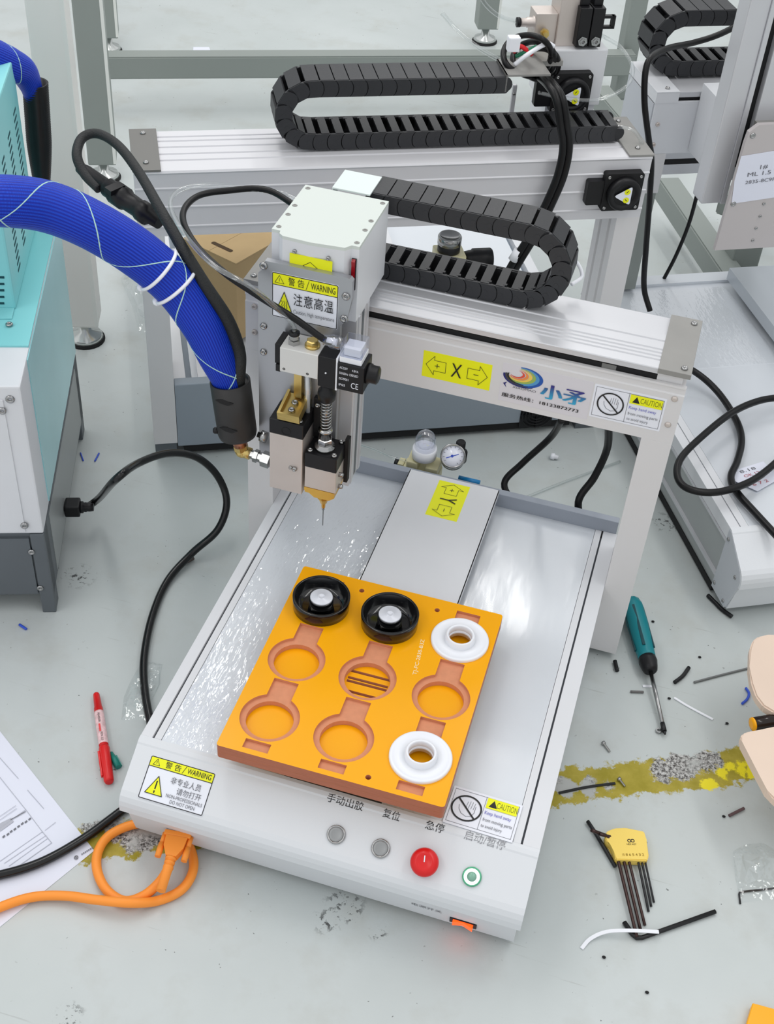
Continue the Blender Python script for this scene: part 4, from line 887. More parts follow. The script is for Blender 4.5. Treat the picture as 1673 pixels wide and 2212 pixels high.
b = MB(); b.prism([(-.003, .016), (-.003, .128), (-.010, .126), (-.0585, .097), (-.0635, .078), (-.050, .016)], (.004, 0, 0), Y, Z, (W3 - .008, 0, 0)); b.build('front_skirt', PANEL, R3)
b = MB(); b.prism([(0.0, .018), (0.0, H3 - .002), (-.009, H3 - .004), (-.058, .104), (-.066, .090), (-.066, .079), (-.048, .018)], (-.0006, 0, 0), Y, Z, (.0042, 0, 0)); o = b.build('side_plate', mat('side_plate_grey', (190, 194, 200), .5), R3)
for y, z in ((-.006, .122), (-.052, .086), (-.042, .026), (-.006, .030)): screw(o, (-.0006, y, z), (-1, 0, 0), .0034, .002)
Y3 = .655; GX = F3.at(1422, 199, y=Y3).x
zt3 = F3.at(1422, 199, y=Y3).z - .006; zb3 = F3.at(1470, 331, y=Y3).z
slab('gantry_leg', TABLEG, R3, GX + .002, GX + .038, Y3 + .002, Y3 + .083, H3 + .0045, zb3 - .075)
slab('leg_block', LEGM, R3, GX, GX + .040, Y3, Y3 + .085, zb3 - .0749, zb3)
b = MB(); b.box(GX, W3 + .039, Y3, Y3 + .005, zb3, zt3 - .012, .001); b.box(GX + .002, W3 + .037, Y3 + .0051, Y3 + .127, zb3 + .002, zt3 - .014); BM3 = b.build('beam', WHITE, R3)
slab('drive_slot', BLKM, BM3, GX + .042, W3, Y3 + .006, Y3 + .12, zt3 - .0139, zt3 - .006)
b = MB(); b.box(GX + .041, W3, Y3 + .002, Y3 + .050, zt3 - .0059, zt3 + .004, .0015); b.box(GX + .041, W3, Y3 + .0502, Y3 + .127, zt3 - .0059, zt3 + .001); b.build('top_extrusion', ALU, BM3)
b = MB(); b.box(GX - .0015, GX + .040, Y3 - .001, Y3 + .128, zt3 + .0041, zt3 + .0062, .0005); b.box(GX - .0012, GX + .040, Y3 - .0008, Y3 + .127, zt3 - .0138, zt3 + .004); o = b.build('end_bracket', WHITE, BM3)
for y in (.012, .114): screw(o, (GX + .022, Y3 + y, zt3 + .0062), Z, .004, .003)
b = MB(); b.box(GX - .0022, GX - .0002, Y3 + .004, Y3 + .125, zb3 + .004, zt3 - .016); o = b.build('end_plate', mat('side_plate_grey', (190, 194, 200), .5), BM3)
for y, z in ((.020, .03), (.032, .022), (.045, .012), (.02, .075), (.1, .075)): screw(o, (GX - .0022, Y3 + y, zt3 - .016 - z), (-1, 0, 0), .0036, .003)
for v in (268, 312): p = F3.at(1437 - (v - 268) * .28, v, y=Y3); screw(BM3, (GX + .012, Y3, p.z), (0, -1, 0), .004, .003, m=NICK)
for z0, z1, m in ((-.012, .0, BLKM), (-.036, -.0125, ALU), (-.046, -.0365, BLKM), (-.066, -.0465, ALU)): slab('lower_rail', m, R3, GX + .041, .42, Y3 + .05, Y3 + .10, zb3 + z0, zb3 + z1 - .0002)
# head column at the left end of its beam
zc0 = F3.at(1530, 440, y=.50).z
b = MB(); b.box(.094, .128, .50, .538, zc0, .86, .002); b.box(.128, .136, .497, .535, zc0, .86); b.box(.150, .26, .496, .535, zc0 + .1, .86, .002); C3 = b.build('z_column', ALU, R3)
slab('column_slot', BLKM, C3, .136, .1499, .508, .535, zc0 + .06, .86)
b = MB(); b.box(.128, .20, .5385, Y3 - .001, zt3 - .10, zt3 + .02); b.build('carriage', WHITE, C3)
tp0 = F3.at(1545, 541, y=.46); tp1 = F3.at(1575, 285, y=.46)
b = MB(); b.prism([(tp0.x, tp0.z), (.34, tp0.z), (.34, tp1.z + .01), (tp0.x + .020, tp1.z + .01), (tp0.x + .006, tp1.z - .002), (tp0.x + .004, tp1.z - .02)], (0, .46, 0), X, Z, (0, .008, 0)); TP3 = b.build('tool_plate', mat('warm_plate', (196, 190, 190), .45, .3), R3)
slab('slider_block', BRKT, TP3, .15, .25, .4681, .4979, tp0.z + .06, tp1.z)
for u, v in ((1627, 293), (1585, 440), (1651, 440), (1643, 467), (1634, 493), (1627, 519)): screw(TP3, F3.at(u, v, y=.46), (0, -1, 0), .0048 if v < 450 and u < 1630 else .0028, .002)
# taped note on the plate
n0 = F3.at(1581, 440, y=.4595); n1 = F3.at(1673, 428, y=.4595); n2 = F3.at(1597, 338, y=.4595)
b = MB(); ux = (n1 - n0).normalized(); uy = Vector((n2.x - n0.x, 0, n2.z - n0.z)); hh = uy.length; uy.normalize()
b.prism([(0, 0), (.10, .002), (.10, hh + .004), (.004, hh), (-.001, hh * .5)], n0, ux, uy, (0, -.0005, 0)); NT = b.build('paper_note', PAPER, TP3)
pr = Print(n0 + Vector((0, -.0008, 0)), ux, uy, .0003)
for t_, u0, v0, u1, v1 in (('1#', .040, .056, .053, .064), ('ML 1.5', .020, .046, .060, .053), ('2835-8C9P', .018, .033, .070, .039)): pr.text(t_, u0, v0, u1, v1, INKG)
pr.build('handwriting', NT)
# chain of the third robot
yk = .715; ch = lambda u, v: F3.at(u, v, y=yk)
zl3, zh3 = ch(1520, 148).z, ch(1520, 40).z
cable_chain(R3, 'black cable chain at the right', yk, .06, 0, zl3, zh3, ch(1410, 80).x + .012 + (zh3 - zl3) / 2, .30, .20, -1, pitch=.0235, h=.026)
cable(R3, [ch(1640, 30), F3.at(1560, 72, y=.68), F3.at(1500, 92, y=.67), F3.at(1448, 103, y=.64), F3.at(1412, 120, y=.585), F3.at(1396, 150, y=.565), F3.at(1393, 220, y=.555), F3.at(1402, 300, y=.55), F3.at(1408, 345, y=.56), F3.at(1404, 430, y=.56), F3.at(1396, 540, y=.57), F3.at(1392, 620, y=.58), F3.at(1405, 672, y=.56)], .0052, label='black cable hanging beside the beam end')
cable(R3, [F3.at(1512, 400, y=.66), F3.at(1490, 480, y=.67), F3.at(1462, 550, y=.68), F3.at(1432, 608, y=.69)], .0036, label='thin black cable behind the deck')
# note on its deck
p = F3.at(1585, 1040, z=H3); n1 = F3.at(1673, 1015, z=H3); b = MB(); d = (n1 - p).normalized(); e = Z.cross(d)
b.prism([(0, 0), (.02, -.035), (.075, -.022), (.075, .022), (.01, .020)], (p.x, p.y, H3 + .0016), d, e, (0, 0, .0004)); PN3 = b.build('paper_note', PAPER, R3)
pr = Print(Vector((p.x, p.y, H3 + .0016)), d, e, .0008)
for i in range(4): pr.text(('8.18', 'OK 12', 'A-35', '6 7 2')[i], .022, .010 - .011 * i, .052, .016 - .011 * i, mat('red_ink', (190, 110, 120), .5) if i % 2 else INKG)
pr.build('handwriting', PN3)
# loose black cable lying on the deck of the third robot
zd = H3 + .008
def dk(u, v, z): return at(u, v, z=z)
b = MB(); b.tube(smooth_path([dk(1440, 775, .19), dk(1500, 802, .17), dk(1550, 845, .155), dk(1590, 905, zd), dk(1603, 950, zd), dk(1594, 995, zd), dk(1580, 1030, zd), dk(1592, 1062, zd), dk(1630, 1105, zd), dk(1690, 1170, zd)]), .0058, 10); o = b.build('power_cable', RUBBER)
tag(o, 'black cable running along the right deck, under the loop', 'cable')
b = MB(); b.tube(smooth_path([dk(1760, 850, .16), dk(1700, 857, .165), dk(1640, 866, .168), dk(1580, 893, .172), dk(1515, 945, .175), dk(1472, 990, .172), dk(1464, 1028, .170), dk(1486, 1055, .168), dk(1540, 1064, .165), dk(1600, 1050, .162), dk(1650, 1022, .158), dk(1720, 960, .155)]), .0058, 10); o = b.build('power_cable', RUBBER)
tag(o, 'black cable bent in a wide open loop above the right deck', 'cable')

# ================================================================ turquoise hot melt unit at the left
F4 = Frame(-.266, .277, 21.4)
MU = thing('melt_unit', 'turquoise and white hot melt tank unit at the left edge', 'machine', F4.o, 21.4)
XS, YF, ZM = -.008, -.010, .415; XL = -.40; YB = .43
b = MB(); b.box(XL, XS, YF + .004, YB, .035, .158); b.box(XS - .020, XS, YF, YF + .030, 0, .158, .002); b.box(XS - .020, XS, YB - .03, YB, 0, .158, .002); b.box(XL, XL + .02, YF, YF + .03, 0, .158, .002); b.box(XL, XL + .02, YB - .03, YB, 0, .158, .002); PLN = b.build('plinth', DKGREY, MU)
b = MB(); b.box(XL + .022, XS - .022, YF, YF + .004, .040, .150); o = b.build('plinth_panel', DKGREY, PLN)
for u, v in ((68, 1192), (87, 1270)): screw(o, F4.at(u, v, y=YF), (0, -1, 0), .0050, .0025)
b = MB(); b.box(XS - .0015, XS + .0008, .04, YB - .03, .040, .150); b.build('plinth_side', mat('plinth_side_grey', (158, 162, 162), .4, .2), PLN)
b = MB(); b.box(XL, XS, YF, YB, .160, ZM - .002, .0025); BODY = b.build('cabinet_body', WHITE, MU)
b = MB(); b.box(XL + .03, XS - .024, YF - .002, YF, .164, ZM - .022, .0005); o = b.build('front_panel', WHITE, BODY)
for u, v in ((5, 887), (53, 1135)): screw(o, F4.at(u, v, y=YF - .002), (0, -1, 0), .0055, .003)
screw(BODY, F4.at(22, 862, y=YF), (0, -1, 0), .0060, .003)
b = MB(); b.box(XS, XS + .0015, .052, YB - .004, .166, ZM - .004); b.build('side_panel', TEALS, BODY)
b = MB(); b.box(XL, XS - .0005, .078, YB - .001, ZM - .002, ZM + .0006); b.build('top_panel', TEAL, BODY)
XC, YC0, YC1, ZC = -.036, .166, .386, .675
b = MB(); b.box(XL + .01, XC, YC0, YC1, ZM + .0008, ZC, .003); b.box(XL + .01, XC - .002, YC0 - .026, YC0 + .002, ZM + .0008, ZM + .0025, .0004); CAB = b.build('perforated_hood', TEAL, MU)
for u, v in ((20, 701), ): screw(CAB, F4.at(u, v, z=ZM + .0025), Z, .0050, .0025)
b = MB(); b.recalc = True
for c_ in range(3):
    for k in range(22):
        z = ZC - .060 - .0100 * k; y = YC1 - .030 - .060 * c_ + .0016 * k * .0
        if z - .01 < ZM + .03: continue
        b.prism([(0, 0), (.021, .001), (.021, .0045), (0, .0035)], (XC - .0006, y - .020, z - .02 * c_ * .3), Y, Z, (.0010, 0, 0))
o = b.build('vent_slots', mat('slot_shadow', (12, 70, 78), .8), CAB); o['kind'] = 'stuff'
b = MB()
for k in range(5):
    p = F4.at(6, 655 - 14 * k, y=YC0); b.box(p.x - .05, p.x + .002, YC0 - .0006, YC0 + .0004, p.z - .0016, p.z + .0016)
b.build('front_slots', mat('slot_shadow', (12, 70, 78), .8), CAB)
# ================================================================ hoses
TRC = mat('tracer_thread', (176, 214, 206), .6)
def braided():
    m = bpy.data.materials.new('blue_braided_sleeve'); m.use_nodes = True; nt = m.node_tree; b = nt.nodes['Principled BSDF']; N = nt.nodes.new; L = nt.links.new
    uv = N('ShaderNodeUVMap'); mp = N('ShaderNodeMapping'); mp.inputs['Scale'].default_value = (1, 1, 1); L(uv.outputs[0], mp.inputs[0])
    w1 = N('ShaderNodeTexWave'); w1.wave_type = 'BANDS'; w1.bands_direction = 'X'; w1.inputs['Scale'].default_value = 15; w1.inputs['Distortion'].default_value = .3; L(mp.outputs[0], w1.inputs['Vector'])
    w2 = N('ShaderNodeTexWave'); w2.wave_type = 'BANDS'; w2.bands_direction = 'Y'; w2.inputs['Scale'].default_value = 95; L(mp.outputs[0], w2.inputs['Vector'])
    mu = N('ShaderNodeMath'); mu.operation = 'MULTIPLY'; L(w1.outputs['Fac'], mu.inputs[0]); L(w2.outputs['Fac'], mu.inputs[1])
    mx = N('ShaderNodeMix'); mx.data_type = 'RGBA'; mx.inputs[6].default_value = (*lin((0, 26, 152)), 1); mx.inputs[7].default_value = (*lin((30, 96, 246)), 1); L(mu.outputs[0], mx.inputs[0]); L(mx.outputs[2], b.inputs['Base Color'])
    bp = N('ShaderNodeBump'); bp.inputs['Strength'].default_value = .5; bp.inputs['Distance'].default_value = .001; L(mu.outputs[0], bp.inputs['Height']); L(bp.outputs[0], b.inputs['Normal'])
    b.inputs['Roughness'].default_value = .36; b.inputs['Specular IOR Level'].default_value = .3; return m
BRAID = braided()
def hose_mesh(path, radii, parent, m, name='braided_sleeve', n=28):
    b = MB(); pts = [Vector(p) for p in path]; L = [0]
    for i in range(1, len(pts)): L.append(L[-1] + (pts[i] - pts[i - 1]).length)
    t0 = (pts[1] - pts[0]).normalized(); a = t0.orthogonal().normalized(); rings = []; fr = []
    for i, p in enumerate(pts):
        t = (pts[min(i + 1, len(pts) - 1)] - pts[max(i - 1, 0)]).normalized(); a = (a - t * a.dot(t)).normalized(); c = t.cross(a); fr.append((a.copy(), c.copy()))
        rings.append([b.bm.verts.new(p + (a * math.cos(2 * PI * j / n) + c * math.sin(2 * PI * j / n)) * radii[i]) for j in range(n)])
    uvl = b.bm.loops.layers.uv.new('UVMap')
    for i in range(len(pts) - 1):
        for j in range(n):
            f = b.bm.faces.new((rings[i][j], rings[i][(j + 1) % n], rings[i + 1][(j + 1) % n], rings[i + 1][j])); f.smooth = True
            for lp, (ii, jj) in zip(f.loops, ((i, j), (i, j + 1), (i + 1, j + 1), (i + 1, j))): lp[uvl].uv = (jj / n, L[ii] / .30)
    b.bm.faces.new(list(reversed(rings[0]))); b.bm.faces.new(rings[-1])
    return b.build(name, m, parent), fr, L
def interp(vals, k):
    out = []
    for i in range(len(vals) - 1):
        for j in range(k): out.append(vals[i] + (vals[i + 1] - vals[i]) * j / k)
    return out + [vals[-1]]
HO = thing('heated_hose', 'thick blue braided heated hose arching from the left into a black collar at the valve', 'hose', (0, 0, 0))
hz = [(-70, 440, .665), (0, 434, .665), (100, 446, .65), (200, 487, .628), (300, 549, .590), (380, 619, .548), (436, 700, .503), (468, 768, .462)]
c0 = at(497, 822, z=.4255); c1 = at(514, 940, z=.345); cd = (c1 - c0).normalized(); cl = (c1 - c0).length
hp_ = [at(u, v, z=z) for u, v, z in hz] + [c0 - cd * .002 - CAM_R[0] * .0030, c0 + cd * .03]; path = smooth_path(hp_, 10)
def pxr(p, d): return d * (CAM_R[2].dot(p - CAM_C)) / FOC / 2
wpx = [112, 112, 112, 108, 106, 100, 92, 82, 70, 56]; rad = interp([pxr(p, w_) for p, w_ in zip(hp_, wpx)], 10)
SL, fr, LL = hose_mesh(path, rad, HO, BRAID)
def helix(path, rad, fr, L, turns, ph, lift, r, parent, name, m, s0=0, s1=None):
    b = MB(); pts = []
    for i, p in enumerate(path):
        if i < s0 or (s1 and i > s1): continue
        t = ph + turns * 2 * PI * L[i] / L[-1]; pts.append(p + (fr[i][0] * math.cos(t) + fr[i][1] * math.sin(t)) * (rad[i] + lift))
    b.tube(pts, r, 6); return b.build(name, m, parent)
helix(path, rad, fr, LL, 3.4, 1.2, -.0004, .0010, SL, 'tracer_thread', TRC); helix(path, rad, fr, LL, -2.6, 4.0, -.0004, .0009, SL, 'tracer_thread', TRC)
ax = (path[-1] - path[-12]).normalized(); b = MB(); r0 = pxr(c0, 88); b.lathe(c0, cd, [(.004, r0 - .003), (0, r0 - .0025), (0, r0), (cl * .5, r0 * 1.0), (cl * .93, r0 * .99), (cl, r0 * .93), (cl, 0)], n=36); COLR = b.build('black_collar', mat('heatshrink', (44, 43, 43), .5, bump=.1, bscale=80), HO)
sv = (CAM_C - c0); sv = (sv - cd * sv.dot(cd)).normalized(); sw = cd.cross(sv)
for k, sd in ((.22, .25), (.72, .28)):
    cpt = c0 + cd * cl * k; dirn = (sv * .92 - sw * .38 * (1 if sw.dot(CAM_R[0]) > 0 else -1)).normalized(); tt = cd.cross(dirn).normalized()
    b = MB(); b.prism([(-.011, .0008), (-.003, .0042), (.006, .0015), (.013, -.003), (.003, -.0048), (-.006, -.001)], cpt + dirn * (r0 - .0012), tt, cd, dirn * .0016); b.build('slit', BLKM, COLR)
b = MB(); q = c0 + cd * cl * .86 - sw * (1 if sw.dot(CAM_R[0]) > 0 else -1) * (r0 + .001); b.lathe(q + CAM_R[0] * .004, -CAM_R[0], [(0, .0045), (.006, .0045), (.008, .003)], n=12); b.build('clamp_screw', BLK, COLR)
# fittings below the collar
e0 = c0 + cd * (cl - .002); e1 = at(523, 974, z=.318); e2 = at(585, 996, y=.351)
b = MB(); b.cyl(e0, e1 + (e0 - e1) * .35, .0105, .0095, n=14); b.build('copper_nipple', COPPER, HO)
b = MB(); b.lathe(e1 + (e0 - e1) * .38, (e1 - e0), [(0, .0100), (.008, .0100), (.009, .0085), (.016, .0085)], n=6, smooth=False); b.sphere(e1, .0095); b.tube([e1, e1 + (e2 - e1) * .3], .0082, 10); b.build('brass_elbow', BRASS, HO)
dd = (e2 - e1).normalized(); b = MB(); b.lathe(e1 + dd * .012, dd, [(0, .0060), (.006, .0060), (.0062, .0090), (.012, .0090), (.0122, .0070), (.018, .0070), (.0182, .0110), ((e2 - e1).length - .0125, .0110)], n=6, smooth=False); b.build('hex_union', STEEL, HO)
f1 = at(578, 946, y=.350); f0 = at(557, 938, y=.350); b = MB(); b.lathe(f0, (f1 - f0), [(0, .004), (.004, .004), (.0042, .0075), ((f1 - f0).length - .0005, .0075)], n=12); b.build('fitting', STEEL, MBK)
# zip ties
def tie(i, parent, tilt):
    a, c = fr[i]; t = a.cross(c); pts = []; n = 40
    for j in range(n + 1):
        q = 2 * PI * j / n; pts.append(path[i] + (a * math.cos(q) + c * math.sin(q)) * (rad[i] + .0016))
    b = MB(); b.tube(pts, .0024, 6, False); far = max(pts, key=lambda p: -(p - CAM_C).dot(CAM_R[0]) + (p - CAM_C).dot(CAM_R[1]) * .4); b.sphere(far, .0062, (1, 1, 1), 10, 8); return b.build('zip_tie', WPL, parent)
def near(u, v): return min(range(len(path)), key=lambda i: (CAM_R[0].dot(path[i] - CAM_C) / CAM_R[2].dot(path[i] - CAM_C) * FOC + 836.5 - u) ** 2 + (CAM_R[1].dot(path[i] - CAM_C) / CAM_R[2].dot(path[i] - CAM_C) * FOC + 1106 - v) ** 2)
tie(near(364, 566), HO, 0); tie(near(400, 604), HO, 0)
# black sleeved cable with connector riding on the hose
SLV = mat('black_braid', (34, 36, 37), .6, bump=.5, bscale=500)
zz_ = lambda u, v, z: at(u, v, z=z)
b = MB(); sp_ = [zz_(215, 408, .60), zz_(183, 375, .61), zz_(166, 335, .625), zz_(178, 298, .635), zz_(212, 289, .64), zz_(256, 315, .64), zz_(300, 372, .63), zz_(345, 450, .615), zz_(392, 532, .59), zz_(440, 612, .555), zz_(490, 690, .51), zz_(514, 755, .47), zz_(516, 800, .445), zz_(512, 850, .41)]
b.tube(smooth_path(sp_), interp([.0066, .0068, .0066, .0064, .0062, .0062, .0064, .0068, .0074, .0084, .0092, .0094, .0092, .0086], 8), 14); SC_ = b.build('sleeved_cable', SLV, HO); SC_['label'] = 'black sleeved cable looping above the hose'
ca, cb = zz_(172, 362, .61), zz_(345, 482, .588)
b = MB(); d = (cb - ca).normalized(); Lc = (cb - ca).length; b.lathe(ca, d, [(0, .0070), (Lc * .08, .0092), (Lc * .34, .0096), (Lc * .36, .0125), (Lc * .44, .0125), (Lc * .45, .0150), (Lc * .58, .0150), (Lc * .60, .0125), (Lc * .75, .0120), (Lc * .77, .0140), (Lc * .86, .0140), (Lc * .87, .0095), (Lc, .008)], n=14); o = b.build('round_connector', BLK, HO); o['label'] = 'black round cable connector lying on the hose'
b = MB(); b.box(-.006, .006, -.012, .012, -.003, .004); 
M_ = Matrix.Translation(ca + d * Lc * .52 + Vector((-.004, -.006, .012))) @ d.to_track_quat('X', 'Z').to_matrix().to_4x4()
for v in b.bm.verts: v.co = M_ @ v.co
b.build('latch', BLK, o)
# second hose behind, dropping into a ribbed black tube
H2_ = thing('heated_hose', 'blue braided hose at top left dropping into a ribbed black tube', 'hose', (0, 0, 0))
def q4(u, v, y=.42): return F4.M @ F4.at(u, v, y=y)
hp2 = [q4(-90, 95, .36), q4(-30, 118, .38), q4(20, 140, .40), q4(50, 155, .415), q4(68, 190, .425), q4(77, 225, .4285), q4(80, 260, .4295)]; pa2 = smooth_path(hp2, 8); rd2 = interp([pxr(p, w_) for p, w_ in zip(hp2, (82, 82, 76, 62, 46, 40, 38))], 8)
S2, fr2, L2_ = hose_mesh(pa2, rd2, H2_, BRAID); helix(pa2, rd2, fr2, L2_, 2.2, 1.0, -.0004, .0009, S2, 'tracer_thread', TRC)
t0, t1 = q4(76, 178, .428), q4(92, 420, .435); d = (t1 - t0).normalized(); L = (t1 - t0).length; b = MB(); r_ = pxr(t0, 56); pf_ = [(.02, r_ - .004), (0, r_ - .003)]; n_ = 48
for k in range(n_):
    f = 1 - .42 * max(0, (k / n_ - .5) / .5) ** 1.3; pf_ += [(L * k / n_, r_ * f), (L * (k + .5) / n_, (r_ - .0024) * f)]
b.lathe(t0, d, pf_ + [(L, 0)], n=24); o = b.build('ribbed_tube', mat('ribbed_black', (24, 24, 26), .3), H2_)
b = MB(); b.tube(smooth_path([t1 + (t0 - t1) * .04, t1 + Vector((-.01, .0, -.02)), F4.M @ Vector((-.05, .445, .36)), F4.M @ Vector((-.08, .4305, .33))]), .013, 12); b.build('tube_tail', BLKM, H2_)
# ================================================================ things on the floor
PLG = F4.M @ F4.at(140, 1096, x=XS + .001)
PC = thing('power_cable', 'black power cord looping from the melt unit round the left of the front robot', 'cord', (PLG.x, PLG.y, 0))
def rel(root, p): return Vector(p) - Vector(root.location)
cp = [PLG, at(180, 1097, z=PLG.z - .003), at(212, 1078, z=PLG.z + .004), at(250, 1036, z=.235), at(300, 1000, z=.225), at(365, 979, z=.200), at(425, 988, z=.165), at(470, 1028, z=.120), at(490, 1085, z=.080), at(470, 1145, z=.045), at(415, 1195, z=.018), at(362, 1255, z=.0066), at(328, 1335, z=.0066), at(311, 1425, z=.0066), at(314, 1500, z=.0066), at(328, 1575, z=.0066), at(338, 1650, z=.0066), at(318, 1712, z=.0066), at(262, 1752, z=.0066), at(180, 1812, z=.0070), at(90, 1862, z=.0075), at(0, 1890, z=.0075), at(-80, 1900, z=.0075)]
b = MB(); b.tube([rel(PC, p) for p in smooth_path(cp, 8)], .0058, 12); b.build('cord', mat('gloss_black_cord', (16, 17, 18), .22), PC)
b = MB(); d = F4.M.to_3x3() @ X; p = rel(PC, PLG); a_ = (cp[2] - PLG).normalized()
Mq = Matrix.Translation(p) @ Matrix.Rotation(math.radians(21.4), 4, 'Z')
b.box(.0005, .024, -.0125, .0125, -.0105, .0105, .003, Mq); b.lathe(Mq @ Vector((.024, 0, 0)), d, [(0, .0095), (.004, .0095), (.005, .0075), (.009, .0078), (.010, .0068), (.014, .0070), (.020, .0062)], n=14); b.build('plug', BLK, PC)
# orange cable with wide plug
kz = on_skirt(382, 1800); OC = thing('signal_cable', 'orange cable with a screwed plug in the front robot, looped on the floor', 'cable', (kz.x, kz.y, 0))
zo = .0068
op = [at(366, 1872, z=.030), at(345, 1905, z=.016), at(310, 1935, z=.0085), at(268, 1946, z=zo), at(230, 1922, z=zo), at(210, 1880, z=zo), at(212, 1840, z=zo), at(236, 1805, z=zo), at(285, 1782, z=zo), at(340, 1778, z=zo), at(390, 1800, z=zo), at(414, 1840, z=zo), at(417, 1882, z=zo), at(392, 1922, z=zo), at(340, 1946, z=zo), at(280, 1950, z=.019), at(210, 1944, z=.016), at(140, 1935, z=.010), at(70, 1938, z=.0085), at(0, 1960, z=.0085), at(-80, 2000, z=.0085)]
b = MB(); b.tube([rel(OC, p) for p in smooth_path(op, 8)], .0060, 12); b.build('cord', ORC, OC)
pt_, pb_ = on_skirt(388, 1802), op[0]; ax_ = (pb_ - pt_); ln = ax_.length; ax_.normalize(); sx = (X - ax_ * X.dot(ax_)).normalized(); up_ = sx.cross(ax_)
if up_.y > 0: up_ = -up_
Mp = Matrix(((sx.x, ax_.x, up_.x, pt_.x), (sx.y, ax_.y, up_.y, pt_.y), (sx.z, ax_.z, up_.z, pt_.z), (0, 0, 0, 1))); Mp = Matrix.Translation(-Vector(OC.location)) @ Mp
def T(b, M):
    for v in b.bm.verts: v.co = M @ v.co
    return b
b = MB(); b.box(-.017, .017, .001, .008, -.001, .011, .0015); b.prism([(-.0135, .008), (-.0125, .022), (-.0065, .034), (.0065, .034), (.0125, .022), (.0135, .008)], (0, 0, -.0005), X, Y, Z * .0115); PG = T(b, Mp).build('plug', ORC, OC)
for s_ in (-1, 1): b = MB(); b.cyl((s_ * .0165, .004, .005), (s_ * .0165, .018, .005), .0032, n=10); b.cyl((s_ * .0165, .018, .005), (s_ * .0165, .036, .005), .0040, n=10); T(b, Mp).build('thumb_screw', ORC, PG)
b = MB(); b.lathe((0, .034, .005), Y, [(0, .0070), (.003, .0070), (.0035, .0055), (.005, .0055), (.0055, .0066), (.0085, .0066), (.009, .0054), (.0105, .0054), (.011, .0064), (.014, .0064), (.0145, .006), (ln, .006)], n=14); T(b, Mp).build('strain_relief', ORC, PG)
b = MB(); b.box(-.0155, .0155, -.0035, .001, .0, .010); T(b, Mp).build('socket_shell', STEEL, PG)
# printed sheet
A, B_, C_ = fl(0, 1580), fl(204, 1838), fl(0, 2003); e1 = (A - B_).normalized(); e2 = (C_ - B_).normalized()
SH = thing('printed_sheet', 'white printed drawing sheet on the floor at the left edge under the black cord', 'paper', (B_.x, B_.y, 0))
b = MB(); g = [[b.bm.verts.new(e1 * .42 * i / 14 + e2 * .297 * j / 10 + Z * (.0006 + .0004 * math.sin(i * .9) * math.sin(j * .8) ** 2)) for i in range(15)] for j in range(11)]
b._fin([b.bm.faces.new((g[j][i], g[j][i + 1], g[j + 1][i + 1], g[j + 1][i])) for j in range(10) for i in range(14)], True); b.build('sheet', PAPER, SH)
def shp(u, v):
    p = fl(u, v) - B_; M2_ = Matrix(((e1.x, e2.x), (e1.y, e2.y))).inverted(); q = M2_ @ Vector((p.x, p.y)); return q
class Aff(Print):
    def P(s, u, v, l): return s.ux * u + s.uy * v + Z * l.z
pr = Aff((0, 0, 0), e1, e2, .0013); pr.n = Z
LG = mat('faint_line_ink', (178, 180, 190), .6)
def ln_(a, q, t=.0007, m=LG): a, q = shp(*a), shp(*q); pr.line(a.x, a.y, q.x, q.y, t, m)
ln_((0, 1680), (56, 1750)); ln_((56, 1750), (92, 1798)); ln_((0, 1638), (40, 1683)); ln_((56, 1750), (0, 1790)); ln_((60, 1708), (95, 1748)); ln_((92, 1798), (0, 1862)); ln_((104, 1812), (20, 1872)); ln_((100, 1806), (10, 1866)); ln_((112, 1822), (35, 1876), .0009); ln_((98, 1795), (120, 1778)); ln_((112, 1822), (92, 1798)); ln_((34, 1742), (0, 1765)); ln_((36, 1748), (0, 1773))
ln_((55, 1755), (24, 1772), .0012, INKG)
pr.build('ruled_lines', SH); pr = Aff((0, 0, 0), e1, e2, .0013); pr.n = Z
def dn(pts, m): q = [shp(*p) for p in pts]; pr.poly([(v.x, v.y) for v in q], m)
dn([(0, 1780), (24, 1768), (30, 1776), (0, 1798)], LG)
for k, (u, v) in enumerate(((64, 1770), (56, 1776), (48, 1780), (40, 1786), (32, 1792), (24, 1797), (17, 1803), (8, 1808))): dn([(u - 3, v + 1), (u + 2, v - 3), (u + 4, v), (u - 1, v + 4)], mat('type_ink', (110, 112, 120), .6))
for k in range(7): u, v = 176 + 3.6 * k, 1846 - 2.2 * k; dn([(u, v), (u + 2.4, v - 1.6), (u + 3.2, v + 1), (u + .8, v + 2.6)], mat('type_ink', (110, 112, 120), .6))
c_ = shp(165, 1854); pr.ring(c_.x, c_.y, .0028, .0011, INKG, 14); pr.line(c_.x - .002, c_.y, c_.x + .002, c_.y, .001, INKG); pr.build('print', SH)
# red marker and a green cap beside it
def rod_thing(name, label, cat, p0, p1, z, group=None):
    a, q = fl(*p0, z), fl(*p1, z); t = thing(name, label, cat, (a.x, a.y, 0), math.degrees(math.atan2(q.y - a.y, q.x - a.x)), group); return t, (q - a).length, z
t, L, z = rod_thing('marker_pen', 'red twin-tip marker pen on the floor left of the front robot', 'pen', (208, 1499), (236, 1690), .0068)
b = MB(); b.lathe((0, 0, z), X, [(0, .0040), (.002, .0046), (.026, .0054), (.0262, .0062), (L * .62, .0064)], n=16); b.build('barrel', REDP, t)
b = MB(); b.lathe((0, 0, z), X, [(.034, .00655), (.036, .0067), (L * .58, .0067), (L * .59, .00655)], n=16); o = b.build('printed_band', mat('marker_label', (232, 196, 198), .4, var=.25, vscale=160), t)
pr = Print((.038, -.004, z + .0056), X, Y, .0018); pr.text('MARKER', .002, .0015, .018, .0045, INK); pr.rect(.021, .001, .034, .0035, REDP); pr.text('PEN 2.0', .036, .002, .050, .005, INK); pr.build('print', o)
